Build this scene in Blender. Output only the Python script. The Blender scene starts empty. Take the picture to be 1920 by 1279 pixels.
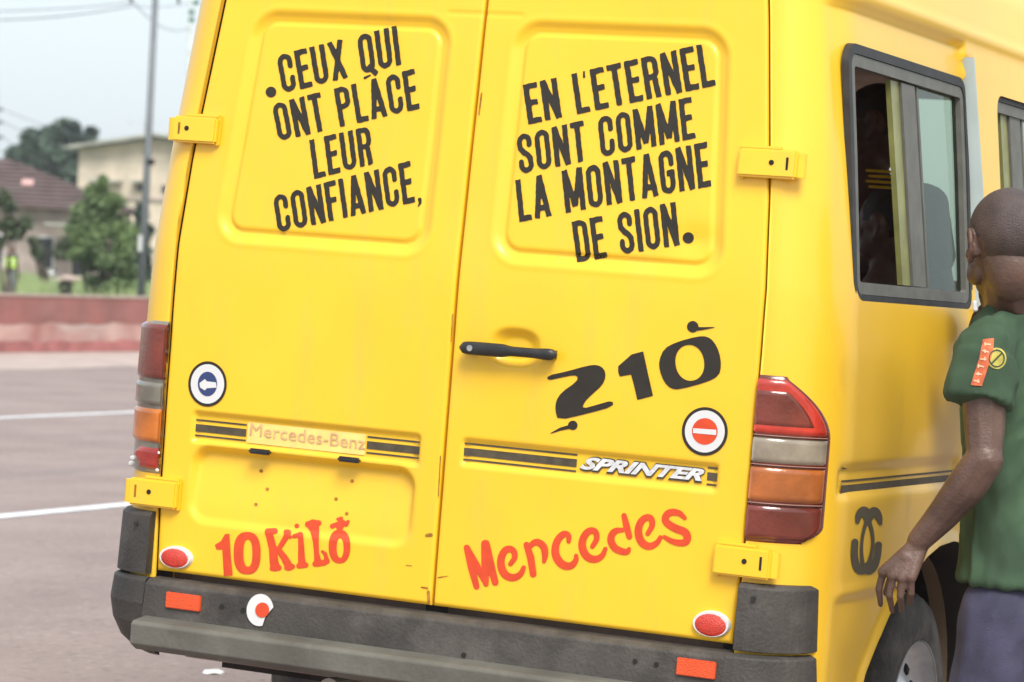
import bpy, bmesh, math, random
import numpy as np
from mathutils import Vector, Matrix, noise as mnoise
random.seed(7); rng = np.random.default_rng(7)
R = math.radians
scene = bpy.context.scene
COL = scene.collection

# ------------------------------------------------------------------ camera, sky, sun, exposure
TILT = R(1.9)                                  # the van leans to its right and a little nose-down on the uneven road edge
VAN_M = Matrix.Translation((0.81, 1.14, 0)) @ Matrix.Rotation(TILT, 4, Vector((-.4138, .9104, 0))) @ Matrix.Translation((-0.81, -1.14, 0))
C0 = Vector((3.17659398, -6.63957756, 1.43569033)); YAW, PITCH, ROLL = R(-24.44284903), R(-1.2458237), R(4.45260871)
FPX = 5707.67
cf = Vector((math.sin(YAW)*math.cos(PITCH), math.cos(YAW)*math.cos(PITCH), math.sin(PITCH)))
cr0 = Vector((math.cos(YAW), -math.sin(YAW), 0)); cu0 = cr0.cross(cf)
cr = math.cos(ROLL)*cr0 + math.sin(ROLL)*cu0
cu = -math.sin(ROLL)*cr0 + math.cos(ROLL)*cu0
Mc = Matrix(((cr.x, cu.x, -cf.x, C0.x), (cr.y, cu.y, -cf.y, C0.y), (cr.z, cu.z, -cf.z, C0.z), (0, 0, 0, 1)))
cam_d = bpy.data.cameras.new('camera'); cam = bpy.data.objects.new('camera', cam_d); COL.objects.link(cam)
cam.matrix_world = VAN_M @ Mc
cam_d.sensor_width = 36; cam_d.lens = FPX/1920*36; cam_d.clip_end = 5000; cam_d.clip_start = 0.05
cam_d.dof.use_dof = True; cam_d.dof.focus_distance = 7.2; cam_d.dof.aperture_fstop = 6.3
scene.camera = cam
W3 = (VAN_M @ Mc); WC = W3.to_translation(); WR = W3.to_3x3()

SUN_EL, SUN_AZ = R(49), R(143)                 # azimuth clockwise from +Y
world = bpy.data.worlds.new('World'); scene.world = world; world.use_nodes = True
nt = world.node_tree; nt.nodes.clear()
sky = nt.nodes.new('ShaderNodeTexSky'); sky.sky_type = 'NISHITA'; sky.sun_disc = False
sky.sun_elevation = SUN_EL; sky.sun_rotation = SUN_AZ; sky.air_density = 1.0; sky.dust_density = 4.0; sky.ozone_density = 1.0
mixc = nt.nodes.new('ShaderNodeMix'); mixc.data_type = 'RGBA'; mixc.inputs[0].default_value = 0.62
mixc.inputs[7].default_value = (7.6, 8.4, 8.9, 1)          # thin bright cloud over the whole sky
bg = nt.nodes.new('ShaderNodeBackground'); bg.inputs[1].default_value = 0.095
wo = nt.nodes.new('ShaderNodeOutputWorld')
nt.links.new(sky.outputs[0], mixc.inputs[6]); nt.links.new(mixc.outputs[2], bg.inputs[0]); nt.links.new(bg.outputs[0], wo.inputs[0])
sd = bpy.data.lights.new('sun', 'SUN'); sd.energy = 2.1; sd.angle = R(26); sd.color = (1, 0.95, 0.88)
sun = bpy.data.objects.new('sun', sd); COL.objects.link(sun)
sdir = Vector((math.sin(SUN_AZ)*math.cos(SUN_EL), math.cos(SUN_AZ)*math.cos(SUN_EL), math.sin(SUN_EL)))
sun.rotation_euler = (-sdir).to_track_quat('-Z', 'Y').to_euler(); sun.location = (0, -10, 20)
scene.view_settings.view_transform = 'Standard'; scene.view_settings.look = 'None'
scene.view_settings.exposure = 0.78; scene.view_settings.gamma = 1; scene.view_settings.use_curve_mapping = False
scene.render.engine = 'CYCLES'

# ------------------------------------------------------------------ helpers
def tag(o, label=None, cat=None, group=None, kind=None):
    if label: o['label'] = label
    if cat: o['category'] = cat
    if group: o['group'] = group
    if kind: o['kind'] = kind
    return o
def empty(name, loc=(0, 0, 0), **k):
    o = bpy.data.objects.new(name, None); COL.objects.link(o); o.location = loc; o.empty_display_size = .2
    return tag(o, **k)
def obj(name, verts, faces, mat, parent=None, smooth=True):
    m = bpy.data.meshes.new(name); m.from_pydata([tuple(map(float, v)) for v in verts], [], [tuple(map(int, f)) for f in faces])
    m.materials.append(mat)
    if smooth: m.polygons.foreach_set('use_smooth', [True]*len(m.polygons))
    m.update()
    o = bpy.data.objects.new(name, m); COL.objects.link(o); o.parent = parent
    return o
def bobj(name, bm, mat, parent=None, smooth=False, recalc=True):
    if recalc: bmesh.ops.recalc_face_normals(bm, faces=bm.faces)
    m = bpy.data.meshes.new(name); bm.to_mesh(m); bm.free(); m.materials.append(mat)
    if smooth: m.polygons.foreach_set('use_smooth', [True]*len(m.polygons))
    o = bpy.data.objects.new(name, m); COL.objects.link(o); o.parent = parent
    return o
def box(bm, c, s, rot=None, bev=0.0):
    M = Matrix.Translation(c) @ (rot.to_4x4() if rot else Matrix()) @ Matrix.Diagonal((s[0], s[1], s[2], 1))
    r = bmesh.ops.create_cube(bm, size=1, matrix=M)
    if bev:
        es = list({e for v in r['verts'] for e in v.link_edges})
        bmesh.ops.bevel(bm, geom=es, offset=bev, segments=2, affect='EDGES')
def tube(bm, p0, p1, r0, r1=None, n=10, caps=True):
    p0, p1 = Vector(p0), Vector(p1); r1 = r0 if r1 is None else r1
    d = p1-p0; q = d.to_track_quat('Z', 'Y')
    M = Matrix.Translation((p0+p1)/2) @ q.to_matrix().to_4x4()
    bmesh.ops.create_cone(bm, cap_ends=caps, segments=n, radius1=r0, radius2=r1, depth=d.length, matrix=M)
def ball(bm, c, r, sub=2, s=(1, 1, 1), rot=None):
    M = Matrix.Translation(c) @ (rot.to_4x4() if rot else Matrix()) @ Matrix.Diagonal((s[0], s[1], s[2], 1))
    bmesh.ops.create_icosphere(bm, subdivisions=sub, radius=r, matrix=M)
def capsule(bm, p0, r0, p1, r1, sub=2):
    t = bmesh.new(); ball(t, p0, r0, sub); ball(t, p1, r1, sub)
    h = bmesh.ops.convex_hull(t, input=t.verts)
    bmesh.ops.delete(t, geom=[v for v in t.verts if not v.link_faces], context='VERTS')
    me = bpy.data.meshes.new('t'); t.to_mesh(me); t.free(); bm.from_mesh(me); bpy.data.meshes.remove(me)

def mat(name, col, rough=.6, metal=0., var=.12, scale=6., bump=0., bscale=60., coat=0., spec=None, col2=None, detail=6., trans=0., alpha=None, contrast=(.35, .65)):
    m = bpy.data.materials.new(name); m.use_nodes = True; n = m.node_tree; b = n.nodes['Principled BSDF']
    tc = n.nodes.new('ShaderNodeTexCoord'); ns = n.nodes.new('ShaderNodeTexNoise')
    ns.inputs['Scale'].default_value = scale; ns.inputs['Detail'].default_value = detail
    n.links.new(tc.outputs['Object'], ns.inputs['Vector'])
    rp = n.nodes.new('ShaderNodeValToRGB'); c2 = col2 or tuple(c*(1-var) for c in col)
    rp.color_ramp.elements[0].position, rp.color_ramp.elements[1].position = contrast
    rp.color_ramp.elements[0].color = (*c2, 1); rp.color_ramp.elements[1].color = (*[min(1, c*(1+var*.5)) for c in col], 1)
    n.links.new(ns.outputs['Fac'], rp.inputs['Fac']); n.links.new(rp.outputs['Color'], b.inputs['Base Color'])
    b.inputs['Roughness'].default_value = rough; b.inputs['Metallic'].default_value = metal
    b.inputs['Coat Weight'].default_value = coat; b.inputs['Coat Roughness'].default_value = .12
    b.inputs['Transmission Weight'].default_value = trans
    if spec is not None: b.inputs['Specular IOR Level'].default_value = spec
    if bump:
        n2 = n.nodes.new('ShaderNodeTexNoise'); n2.inputs['Scale'].default_value = bscale; n2.inputs['Detail'].default_value = 5
        n.links.new(tc.outputs['Object'], n2.inputs['Vector'])
        bp = n.nodes.new('ShaderNodeBump'); bp.inputs['Strength'].default_value = bump; bp.inputs['Distance'].default_value = .01
        n.links.new(n2.outputs['Fac'], bp.inputs['Height']); n.links.new(bp.outputs['Normal'], b.inputs['Normal'])
    m['b'] = 1
    return m
def dirt_layer(m, col, scale, lo, hi, stretch=(1, 1, 1), seed=0., amount=1.):
    """adds patches / streaks of another colour over a material"""
    n = m.node_tree; b = n.nodes['Principled BSDF']; src = b.inputs['Base Color'].links[0].from_socket
    tc = n.nodes.new('ShaderNodeTexCoord'); mp = n.nodes.new('ShaderNodeMapping'); mp.inputs['Scale'].default_value = stretch
    mp.inputs['Location'].default_value = (seed, seed*.7, seed*1.3)
    n.links.new(tc.outputs['Object'], mp.inputs['Vector'])
    ns = n.nodes.new('ShaderNodeTexNoise'); ns.inputs['Scale'].default_value = scale; ns.inputs['Detail'].default_value = 8; ns.inputs['Roughness'].default_value = .65
    n.links.new(mp.outputs['Vector'], ns.inputs['Vector'])
    mr = n.nodes.new('ShaderNodeMapRange'); mr.inputs['From Min'].default_value = lo; mr.inputs['From Max'].default_value = hi; mr.inputs['To Max'].default_value = amount
    n.links.new(ns.outputs['Fac'], mr.inputs['Value'])
    mx = n.nodes.new('ShaderNodeMix'); mx.data_type = 'RGBA'; mx.inputs[7].default_value = (*col, 1)
    n.links.new(mr.outputs['Result'], mx.inputs[0]); n.links.new(src, mx.inputs[6]); n.links.new(mx.outputs[2], b.inputs['Base Color'])
    return m

# measuring: a point of the photograph (1920 px wide) turned into a place in the world
def ray_w(px, py):
    d = WR @ Vector(((px-960)/FPX, -(py-639.5)/FPX, -1)); return WC, d
def at(px, py, depth):
    o, d = ray_w(px, py); return o + d*depth
def ground_at(px, py, z=0.):
    o, d = ray_w(px, py); return o + d*((z-o.z)/d.z)

# ------------------------------------------------------------------ materials
yellow = mat('yellow_paint', (.90, .54, .020), rough=.38, var=.06, scale=1.6, coat=.35, bump=.05, bscale=9, contrast=(.3, .7))
dirt_layer(yellow, (.42, .20, .03), 5, .66, .86, (1, 1, .35), 3.1, .5); dirt_layer(yellow, (.62, .40, .10), 14, .52, .80, (1, 1, .22), 7.7, .30); dirt_layer(yellow, (.30, .15, .04), 90, .70, .78, (1, 1, .6), 1.7, .45)
yellow_side = mat('yellow_paint_body', (.90, .54, .030), rough=.36, var=.08, scale=1.3, coat=.35, bump=.05, bscale=7, contrast=(.3, .7))
dirt_layer(yellow_side, (.36, .2, .08), 3.5, .6, .85, (1, 1, .5), 8., .5)
black_print = mat('black_print', (.019, .014, .008), rough=.5, var=.2, scale=30)
red_print = mat('red_print', (.66, .062, .014), rough=.45, var=.1, scale=30)
white_print = mat('white_print', (.66, .66, .66), rough=.45, var=.04)
blue_print = mat('blue_print', (.03, .05, .16), rough=.45)
grey_print = mat('grey_print', (.075, .060, .035), rough=.5, var=.3, scale=40)
silver_print = mat('silver_print', (.66, .67, .68), rough=.3, metal=.0, var=.2, scale=60)
faded_print = mat('faded_print', (.50, .27, .14), rough=.5, var=.3, scale=50, col2=(.70, .45, .22))
cream_print = mat('cream_strip', (.86, .66, .20), rough=.45, var=.1, scale=20)
dark = mat('dark_gap', (.015, .012, .010), rough=.9)
rust = mat('rust', (.38, .16, .02), rough=.9, var=.5, scale=60)
plastic = mat('weathered_bumper_plastic', (.050, .044, .038), rough=.6, var=.45, scale=5, bump=.25, bscale=120)
dirt_layer(plastic, (.165, .148, .13), 5, .5, .8, (1, 1, 1), 2.2, .7)
dirt_layer(plastic, (.03, .025, .02), 20, .6, .72, (1, 1, 1), 5.2, .7)
step_m = mat('worn_step_plastic', (.115, .112, .094), rough=.55, var=.35, scale=4, bump=.15, bscale=90, col2=(.075, .070, .058))
dirt_layer(step_m, (.20, .19, .165), 6, .55, .8, (1, 1, 1), 4.2, .6)
handle_m = mat('black_handle_plastic', (.022, .022, .022), rough=.4, var=.3, scale=30, bump=.1)
metal_m = mat('bare_metal', (.6, .6, .6), rough=.35, metal=.9, var=.2, scale=30)
rubber = mat('rubber_seal', (.028, .028, .03), rough=.6, var=.3, scale=20)
alu = mat('aluminium_frame', (.135, .135, .118), rough=.6, metal=.0, var=.15, scale=20)
pale_trim = mat('pale_trim', (.40, .47, .46), rough=.45, var=.1)
def lens(name, col, rough=.16):
    m = mat(name, col, rough=rough, var=.35, scale=9, bump=.10, bscale=90, coat=.5)
    dirt_layer(m, tuple(c*.5+.03 for c in col), 7, .5, .8, (1, 1, 1), 1.1, .55); return m
red_lens = lens('red_lens', (.52, .040, .022)); dred_lens = lens('dark_red_lens', (.17, .030, .018))
amber_lens = lens('amber_lens', (.42, .120, .025)); clear_lens = lens('clear_lens', (.28, .235, .175))
brown_lens = lens('faded_brown_lens', (.19, .032, .018)); orange_lens = lens('orange_lens', (.60, .17, .02)); smoke_lens = lens('smoky_lens', (.23, .21, .165))
refl_m = mat('round_reflector_red', (.62, .04, .02), rough=.3, var=.2, scale=60, bump=.5, bscale=300, coat=.5)
orange_refl = mat('orange_reflector', (.75, .09, .02), rough=.35, var=.1, bump=.4, bscale=300)
tyre_m = mat('tyre_rubber', (.055, .050, .047), rough=.8, var=.3, scale=10, bump=.3, bscale=80)
dirt_layer(tyre_m, (.17, .145, .12), 8, .45, .7, (1, 1, 1), 2., .7)
rim_m = mat('silver_rim', (.66, .67, .68), rough=.4, metal=.35, var=.2, scale=15)
under = mat('dark_underbody', (.03, .025, .022), rough=.9, var=.4, scale=8)
under_red = mat('rusty_red_crossmember', (.10, .028, .022), rough=.85, var=.5, scale=9)
glass = bpy.data.materials.new('tinted_glass'); glass.use_nodes = True
gn = glass.node_tree; gn.nodes.clear(); go = gn.nodes.new('ShaderNodeOutputMaterial'); gm = gn.nodes.new('ShaderNodeMixShader')
gt = gn.nodes.new('ShaderNodeBsdfTransparent'); gt.inputs[0].default_value = (.40, .50, .38, 1)
gg = gn.nodes.new('ShaderNodeBsdfGlossy'); gg.inputs[0].default_value = (.8, .9, .84, 1); gg.inputs['Roughness'].default_value = .05
gl = gn.nodes.new('ShaderNodeFresnel'); gl.inputs[0].default_value = 1.5
gn.links.new(gl.outputs[0], gm.inputs[0]); gn.links.new(gt.outputs[0], gm.inputs[1]); gn.links.new(gg.outputs[0], gm.inputs[2]); gn.links.new(gm.outputs[0], go.inputs[0])

# ------------------------------------------------------------------ 2-D shapes -> meshes (marching squares)
def seg_d(X, Y, a, b, r0, r1=None):
    r1 = r0 if r1 is None else r1
    ax, ay = a; bx, by = b; dx, dy = bx-ax, by-ay; L = dx*dx+dy*dy+1e-12
    t = np.clip(((X-ax)*dx+(Y-ay)*dy)/L, 0, 1)
    return np.hypot(X-ax-t*dx, Y-ay-t*dy)-(r0+(r1-r0)*t)
def butt_d(X, Y, a, b, h):
    ax, ay = a; bx, by = b; dx, dy = bx-ax, by-ay; L = math.hypot(dx, dy); dx /= L; dy /= L
    u = (X-ax)*dx+(Y-ay)*dy; v = abs(-(X-ax)*dy+(Y-ay)*dx)
    return np.maximum(np.maximum(-u, u-L), v-h)
def poly_d(X, Y, pts):
    d = np.full(X.shape, 1e9); ins = np.zeros(X.shape, bool); n = len(pts)
    for i in range(n):
        a, b = pts[i], pts[(i+1) % n]
        d = np.minimum(d, seg_d(X, Y, a, b, 0))
        c = ((a[1] > Y) != (b[1] > Y)) & (X < (b[0]-a[0])*(Y-a[1])/((b[1]-a[1]) or 1e-12)+a[0])
        ins ^= c
    return np.where(ins, -d, d)
def smooth_poly(pts, k=2):
    for _ in range(k):
        q = []
        for i in range(len(pts)):
            a, b = pts[i], pts[(i+1) % len(pts)]
            q += [(a[0]*.75+b[0]*.25, a[1]*.75+b[1]*.25), (a[0]*.25+b[0]*.75, a[1]*.25+b[1]*.75)]
        pts = q
    return pts
def smooth_line(pts, k=2):
    for _ in range(k):
        q = [pts[0]]
        for i in range(len(pts)-1):
            a, b = pts[i], pts[i+1]
            q += [tuple(a[j]*.75+b[j]*.25 for j in range(len(a))), tuple(a[j]*.25+b[j]*.75 for j in range(len(a)))]
        pts = q+[pts[-1]]
    return pts
def strokes_d(X, Y, lines):
    """lines: list of [(x,y,r),...]"""
    d = np.full(X.shape, 1e9)
    for L in lines:
        for a, b in zip(L[:-1], L[1:]): d = np.minimum(d, seg_d(X, Y, a[:2], b[:2], a[2], b[2]))
    return d
def ell_d(X, Y, c, rx, ry, p=2., rot=0):
    x, y = X-c[0], Y-c[1]; cs, sn = math.cos(rot), math.sin(rot); x, y = x*cs+y*sn, -x*sn+y*cs
    return ((np.abs(x/rx)**p+np.abs(y/ry)**p)**(1/p)-1)*min(rx, ry)
def iso(fn, x0, x1, y0, y1, st):
    xs = np.arange(x0, x1+st, st); ys = np.arange(y0, y1+st, st)
    X, Y = np.meshgrid(xs, ys); F = fn(X, Y); F = np.where(F == 0, 1e-9, F)
    V = []; faces = []; idx = {}
    def vert(key, x, y):
        if key not in idx: idx[key] = len(V); V.append((x, y))
        return idx[key]
    I = F < 0
    cells = I[:-1, :-1] | I[1:, :-1] | I[:-1, 1:] | I[1:, 1:]
    for j, i in np.argwhere(cells):
        cs = ((j, i), (j, i+1), (j+1, i+1), (j+1, i)); f = []
        for k in range(4):
            a, b = cs[k], cs[(k+1) % 4]; fa, fb = F[a], F[b]
            if fa < 0: f.append(vert(('c',)+a, xs[a[1]], ys[a[0]]))
            if (fa < 0) != (fb < 0):
                t = fa/(fa-fb); t = min(max(t, .03), .97)
                f.append(vert(('e',)+min(a, b)+max(a, b), xs[a[1]]+t*(xs[b[1]]-xs[a[1]]), ys[a[0]]+t*(ys[b[0]]-ys[a[0]])))
        if len(f) >= 3: faces.append(f)
    return np.array(V), faces

# ------------------------------------------------------------------ THE VAN: shape functions (van's own coordinates)
def sst(a, b, x):
    t = np.clip((x-a)/(b-a), 0, 1); return t*t*(3-2*t)
def yr(z):                                      # rear face leans forward above the belt line
    t = (z-1.44)/.03; return .068*.03*np.where(t > 30, t, np.log1p(np.exp(np.minimum(t, 30)))) + .5*np.maximum(z-2.25, 0)**2
ZW = [.30, .45, .62, 1.1, 1.3, 1.44, 1.77, 2.07, 2.20, 2.30, 2.40, 2.48, 2.53]
WW = [.930, .950, .955, .955, .948, .940, .913, .885, .870, .845, .79, .70, .55]
def wz(z): return np.interp(z, ZW, WW)
ZD = [.3, .62, .87, 1.3, 1.45, 1.66, 1.80, 2.07, 2.35, 2.5]
WD = [.770, .775, .784, .787, .786, .772, .757, .727, .69, .60]
def xd(z): return np.interp(z, ZD, WD)
EA, EB = .165, .25
def rbox(x, z, x0, x1, z0, z1, r, slope0=0., slope1=0.):
    """signed distance (negative inside) to a rounded box; edges lean with z by the slopes"""
    x0 = x0+slope0*(z-z0); x1 = x1+slope1*(z-z0)
    cx, hx = (x0+x1)/2, (x1-x0)/2; cz, hz = (z0+z1)/2, (z1-z0)/2
    qx = np.abs(x-cx)-(hx-r); qz = np.abs(z-cz)-(hz-r)
    return np.hypot(np.maximum(qx, 0), np.maximum(qz, 0))+np.minimum(np.maximum(qx, qz), 0)-r
def door_h(x, z):
    """height of the rear doors' pressed sheet above the plain rear face"""
    x = np.asarray(x, float); z = np.asarray(z, float); h = np.zeros(np.broadcast(x, z).shape)
    ax = np.abs(x)
    s = -rbox(ax, z, .080, .684, 1.462, 2.052, .075, 0, -.075)
    h = h - .010*sst(0, .022, s) - .0042*np.exp(-((s-.031)/.0042)**2) + .0035*sst(.031, .038, s)
    h = h + .0010*np.exp(-((s+.004)/.006)**2)
    # dent in the right upper panel
    h = h - .007*np.exp(-(((x-.60)/.05)**2+((z-1.545)/.035)**2))
    # thin crease between the upper panels
    h = h - .0025*np.exp(-((z-2.06)/.004)**2)*(ax < .10)
    L = x < 0
    # shallow moulding band on each door
    sl = -rbox(x, z, -.705, -.062, .950, 1.034, .012); sr = -rbox(x, z, .046, .712, .966, 1.036, .012)
    h = h - .011*sst(0, .010, sl)*L*sst(.955, .957, z) - .010*sst(0, .010, sr)*(~L)
    # number plate recess under the band, deep at the top
    sp = -rbox(x, z, -.702, -.066, .748, .952, .055)
    h = h - (.008+.020*sst(.75, .95, z))*sst(0, .022, sp)*L*(1-sst(.948, .951, z))
    # hand hole behind the handle
    hh = ell_d(x, z, (.168, 1.262), .066, .046, 2.6)
    h = h - .020*sst(.004, -.022, hh)
    # stamped ripples of an old van door
    h = h + .0009*np.sin(x*9+z*4.1)*np.sin(z*7.3-x*3.7) + .0005*np.sin(x*23+1.3)*np.sin(z*19+.4)
    return h
def rear_y(x, z): return yr(z)-door_h(x, z)
C0n = np.array(C0); crn, cun, cfn = np.array(cr), np.array(cu), np.array(cf)
def rear_pts(P, off=.0016):
    """photo points -> points on the doors"""
    P = np.atleast_2d(np.asarray(P, float)); D = cfn+crn*((P[:, :1]-960)/FPX)-cun*((P[:, 1:]-639.5)/FPX)
    y = np.zeros(len(P))
    for _ in range(12):
        t = (y-C0n[1])/D[:, 1]; Q = C0n+D*t[:, None]; y = .5*y+.5*(rear_y(Q[:, 0], Q[:, 2])-off)
    t = (y-C0n[1])/D[:, 1]; return C0n+D*t[:, None]
def side_pts(P, off=.0016, extra=0.):
    P = np.atleast_2d(np.asarray(P, float)); D = cfn+crn*((P[:, :1]-960)/FPX)-cun*((P[:, 1:]-639.5)/FPX)
    x = np.full(len(P), .95)
    for _ in range(12):
        t = (x-C0n[0])/D[:, 0]; Q = C0n+D*t[:, None]; x = wz(Q[:, 2])+side_h(Q[:, 1], Q[:, 2])+off+extra
    return Q

# side opening shapes (y, z): rear quarter window and wheel arch
ARCH = smooth_poly([(.40, .20), (.44, .50), (.58, .635), (.73, .735), (.93, .818), (1.18, .832), (1.38, .77), (1.56, .62), (1.64, .45), (1.66, .2)], 1)
def g_arch(y, z): return poly_d(y, z, ARCH)
def g_win1(y, z): return rbox(y, z, .228, 1.22, 1.438, 2.034, .05, -.075, -.10)
def g_win2(y, z): return rbox(y, z, 1.44, 2.45, 1.450, 2.022, .05, -.12, -.10)
SD_Y = lambda z: 1.265-.115*np.clip((z-1.50)/.6, -.0, 1.3)      # rear edge of the sliding door
def side_h(y, z):
    y = np.asarray(y, float); z = np.asarray(z, float)
    e = SD_Y(z)
    s = -rbox(y, z, .17, 1.14, .972, 1.052, .010)
    h = -.010*sst(0, .008, s)
    # upper quarter panel is set back below the roof rail
    q = (1-sst(2.128, 2.140, z))*sst(.10, .16, y)*(1-sst(0, .006, y-e+.01))*sst(1.2, 2.0, z)
    h = h-.016*q
    # lower swage
    h = h-.007*(1-sst(.728, .742, z))*sst(.17, .25, y)
    h = h+.004*np.exp(-((z-.745)/.012)**2)*sst(.17, .25, y)
    # roof rail edge
    h = h+.010*np.exp(-((z-2.165)/.015)**2)*sst(.0, .2, y)
    # flared lip round the wheel arch
    g = g_arch(y, z); h = h+.010*np.exp(-(g/.02)**2)
    # mild waviness
    h = h+.0010*np.sin(y*5+z*3)*np.sin(z*6-y*2)
    return h
def grid_mesh(name, U, V, fn, material, parent, holes=()):
    """sheet over parameters (u,v); holes are signed functions (negative = cut out) with edges snapped on"""
    UU, VV = np.meshgrid(U, V); UU = UU.copy(); VV = VV.copy(); nu, nv = len(U), len(V)
    keep = np.ones((nv-1, nu-1), bool)
    for g in holes:
        G = g(UU, VV); ins = G < 0
        allin = ins[:-1, :-1] & ins[1:, :-1] & ins[:-1, 1:] & ins[1:, 1:]; keep &= ~allin
        for _ in range(4):
            e = 1e-4; G0 = g(UU, VV); gx = (g(UU+e, VV)-G0)/e; gy = (g(UU, VV+e)-G0)/e; nn = gx*gx+gy*gy+1e-9
            near = ins & (np.abs(G) < .035)
            UU = np.where(near, UU-G0*gx/nn, UU); VV = np.where(near, VV-G0*gy/nn, VV)
    P = fn(UU, VV).reshape(-1, 3)
    J, I = np.nonzero(keep); a = J*nu+I
    F = np.stack([a, a+1, a+nu+1, a+nu], 1)
    used = np.unique(F); rem = -np.ones(len(P), int); rem[used] = np.arange(len(used))
    return obj(name, P[used], rem[F], material, parent)

van = empty('minibus', label='yellow passenger van with black French verse and red lettering on its rear doors', cat='minibus')
van.matrix_world = VAN_M

# --- body shell: each half is rear pillar + rounded corner + side, one sheet
def shell_path(s, z, sg, hfun):
    """s<1: from the door gap to the side; s>=1: y along the side"""
    w = wz(z); x0 = xd(z)+.007; a0 = w-EA; yb = yr(z)
    t = np.clip(s, 0, 1)
    # 0..0.15 flat, 0.15..1 ellipse
    ft = np.clip(t/.15, 0, 1); th = np.clip((t-.15)/.85, 0, 1)*math.pi/2
    xs = np.maximum(a0, x0)
    # ellipse that begins at the door edge when the flat part is used up
    ex = w-xs
    x = np.where(t < .15, x0+(xs-x0)*ft, xs+ex*np.sin(th))
    y = np.where(t < .15, yb-.0*ft, yb+EB*(1-np.cos(th)))
    yy = np.maximum(s-1, 0)
    y = np.where(s > 1, yb+EB+yy, y)
    nx = np.where(s > 1, 1., np.where(t < .15, 0, np.sin(th))); ny = np.where(s > 1, 0., np.where(t < .15, -1, -np.cos(th)))
    h = hfun(y, z)*nx
    # small upstand near the door gap
    ed = -.010*np.exp(-(t/.02)**2)*(s < .2)
    return np.stack([sg*(x+nx*h), y+ny*h-ed, z+0*x], -1)
Z_FINE = np.concatenate([np.arange(.45, 2.24, .0125), np.linspace(2.25, 2.53, 16)])
S_FINE = np.concatenate([np.linspace(0, .2, 8), np.linspace(.22, 1, 26), 1+np.arange(.0125, 1.7, .0125), 1+np.arange(1.75, 3.9, .08)])
def yside(s, z): return np.where(s > 1, yr(z)+EB+(s-1), yr(z)+EB*(1-np.cos(np.clip((s-.15)/.85, 0, 1)*math.pi/2)))
hg = lambda g: (lambda s, z: g(yside(s, z), z)+np.where(s < .7, .5, 0))
body = grid_mesh('body_shell', S_FINE, Z_FINE, lambda s, z: shell_path(s, z, 1, side_h), yellow_side, van,
                 [hg(g_arch), hg(g_win1), hg(g_win2)])
def side_plain(y, z): return 0*y+0*z
leftshell = grid_mesh('body_shell', np.concatenate([np.linspace(0, 1, 24), 1+np.arange(.03, 3.9, .04)]), np.concatenate([np.arange(.45, 2.24, .03), np.linspace(2.25, 2.53, 12)]),
                      lambda s, z: shell_path(s, z, -1, side_plain), yellow_side, van,
                      [hg(lambda y, z: rbox(y, z, .30, 1.10, 1.47, 1.98, .05)), hg(lambda y, z: rbox(y, z, 1.30, 2.40, 1.47, 1.98, .05)), hg(lambda y, z: rbox(y, z, 2.6, 3.5, 1.47, 1.98, .05))])
# rear-facing yellow of the pillars belongs to the same shell; roof cap
bm = bmesh.new()
rp = [(-.55, 2.53), (-.3, 2.565), (0, 2.575), (.3, 2.565), (.55, 2.53)]
vs = [[bm.verts.new((x, y, z-.0)) for x, z in rp] for y in (float(yr(np.array(2.53)))-.0, .6, 2.0, 4.1)]
for a, b in zip(vs[:-1], vs[1:]):
    for i in range(4): bm.faces.new((a[i], a[i+1], b[i+1], b[i]))
bobj('roof', bm, yellow_side, van, smooth=True)
# front end and floor, closing the cabin
bm = bmesh.new()
box(bm, (0, 2.3, .50), (1.0, 3.6, .06)); bobj('floor_pan', bm, under, van)
bm = bmesh.new(); box(bm, (0, 4.12, .95), (1.7, .05, 1.0)); bobj('front_bulkhead', bm, yellow_side, van)
lining = mat('dark_cabin_lining', (.34, .24, .20), rough=.9, var=.2)
bm = bmesh.new(); box(bm, (0, 2.1, 2.2), (1.62, 3.8, .03)); bobj('headlining', bm, lining, van)
bm = bmesh.new(); box(bm, (0, .10, 1.25), (1.45, .02, 1.7)); bobj('door_lining', bm, lining, van)
for sx, y0, y1, z0, z1 in ((-.86, .25, 4., .55, 1.44), (.86, .25, 4., .85, 1.42)):
    bm = bmesh.new(); box(bm, (sx, (y0+y1)/2, (z0+z1)/2), (.02, y1-y0, z1-z0)); bobj('side_lining', bm, lining, van)
# rain gutter closing sheet behind the pillar/door gap
for sg in (-1, 1):
    zz = np.arange(.60, 2.5, .05)
    V = []
    for z in zz:
        x = float(xd(z)); y = float(yr(np.array(z))); V += [(sg*(x-.03), y+.030, z), (sg*(x+.06), y+.030, z)]
    obj('door_jamb', V, [(2*i, 2*i+1, 2*i+3, 2*i+2) for i in range(len(zz)-1)], dark, van)
zz = [.6, 1.44, 2.5]
obj('door_jamb', [(x, float(yr(np.array(z)))+.03, z) for z in zz for x in (-.03, .03)], [(0, 1, 3, 2), (2, 3, 5, 4)], dark, van)

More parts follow.
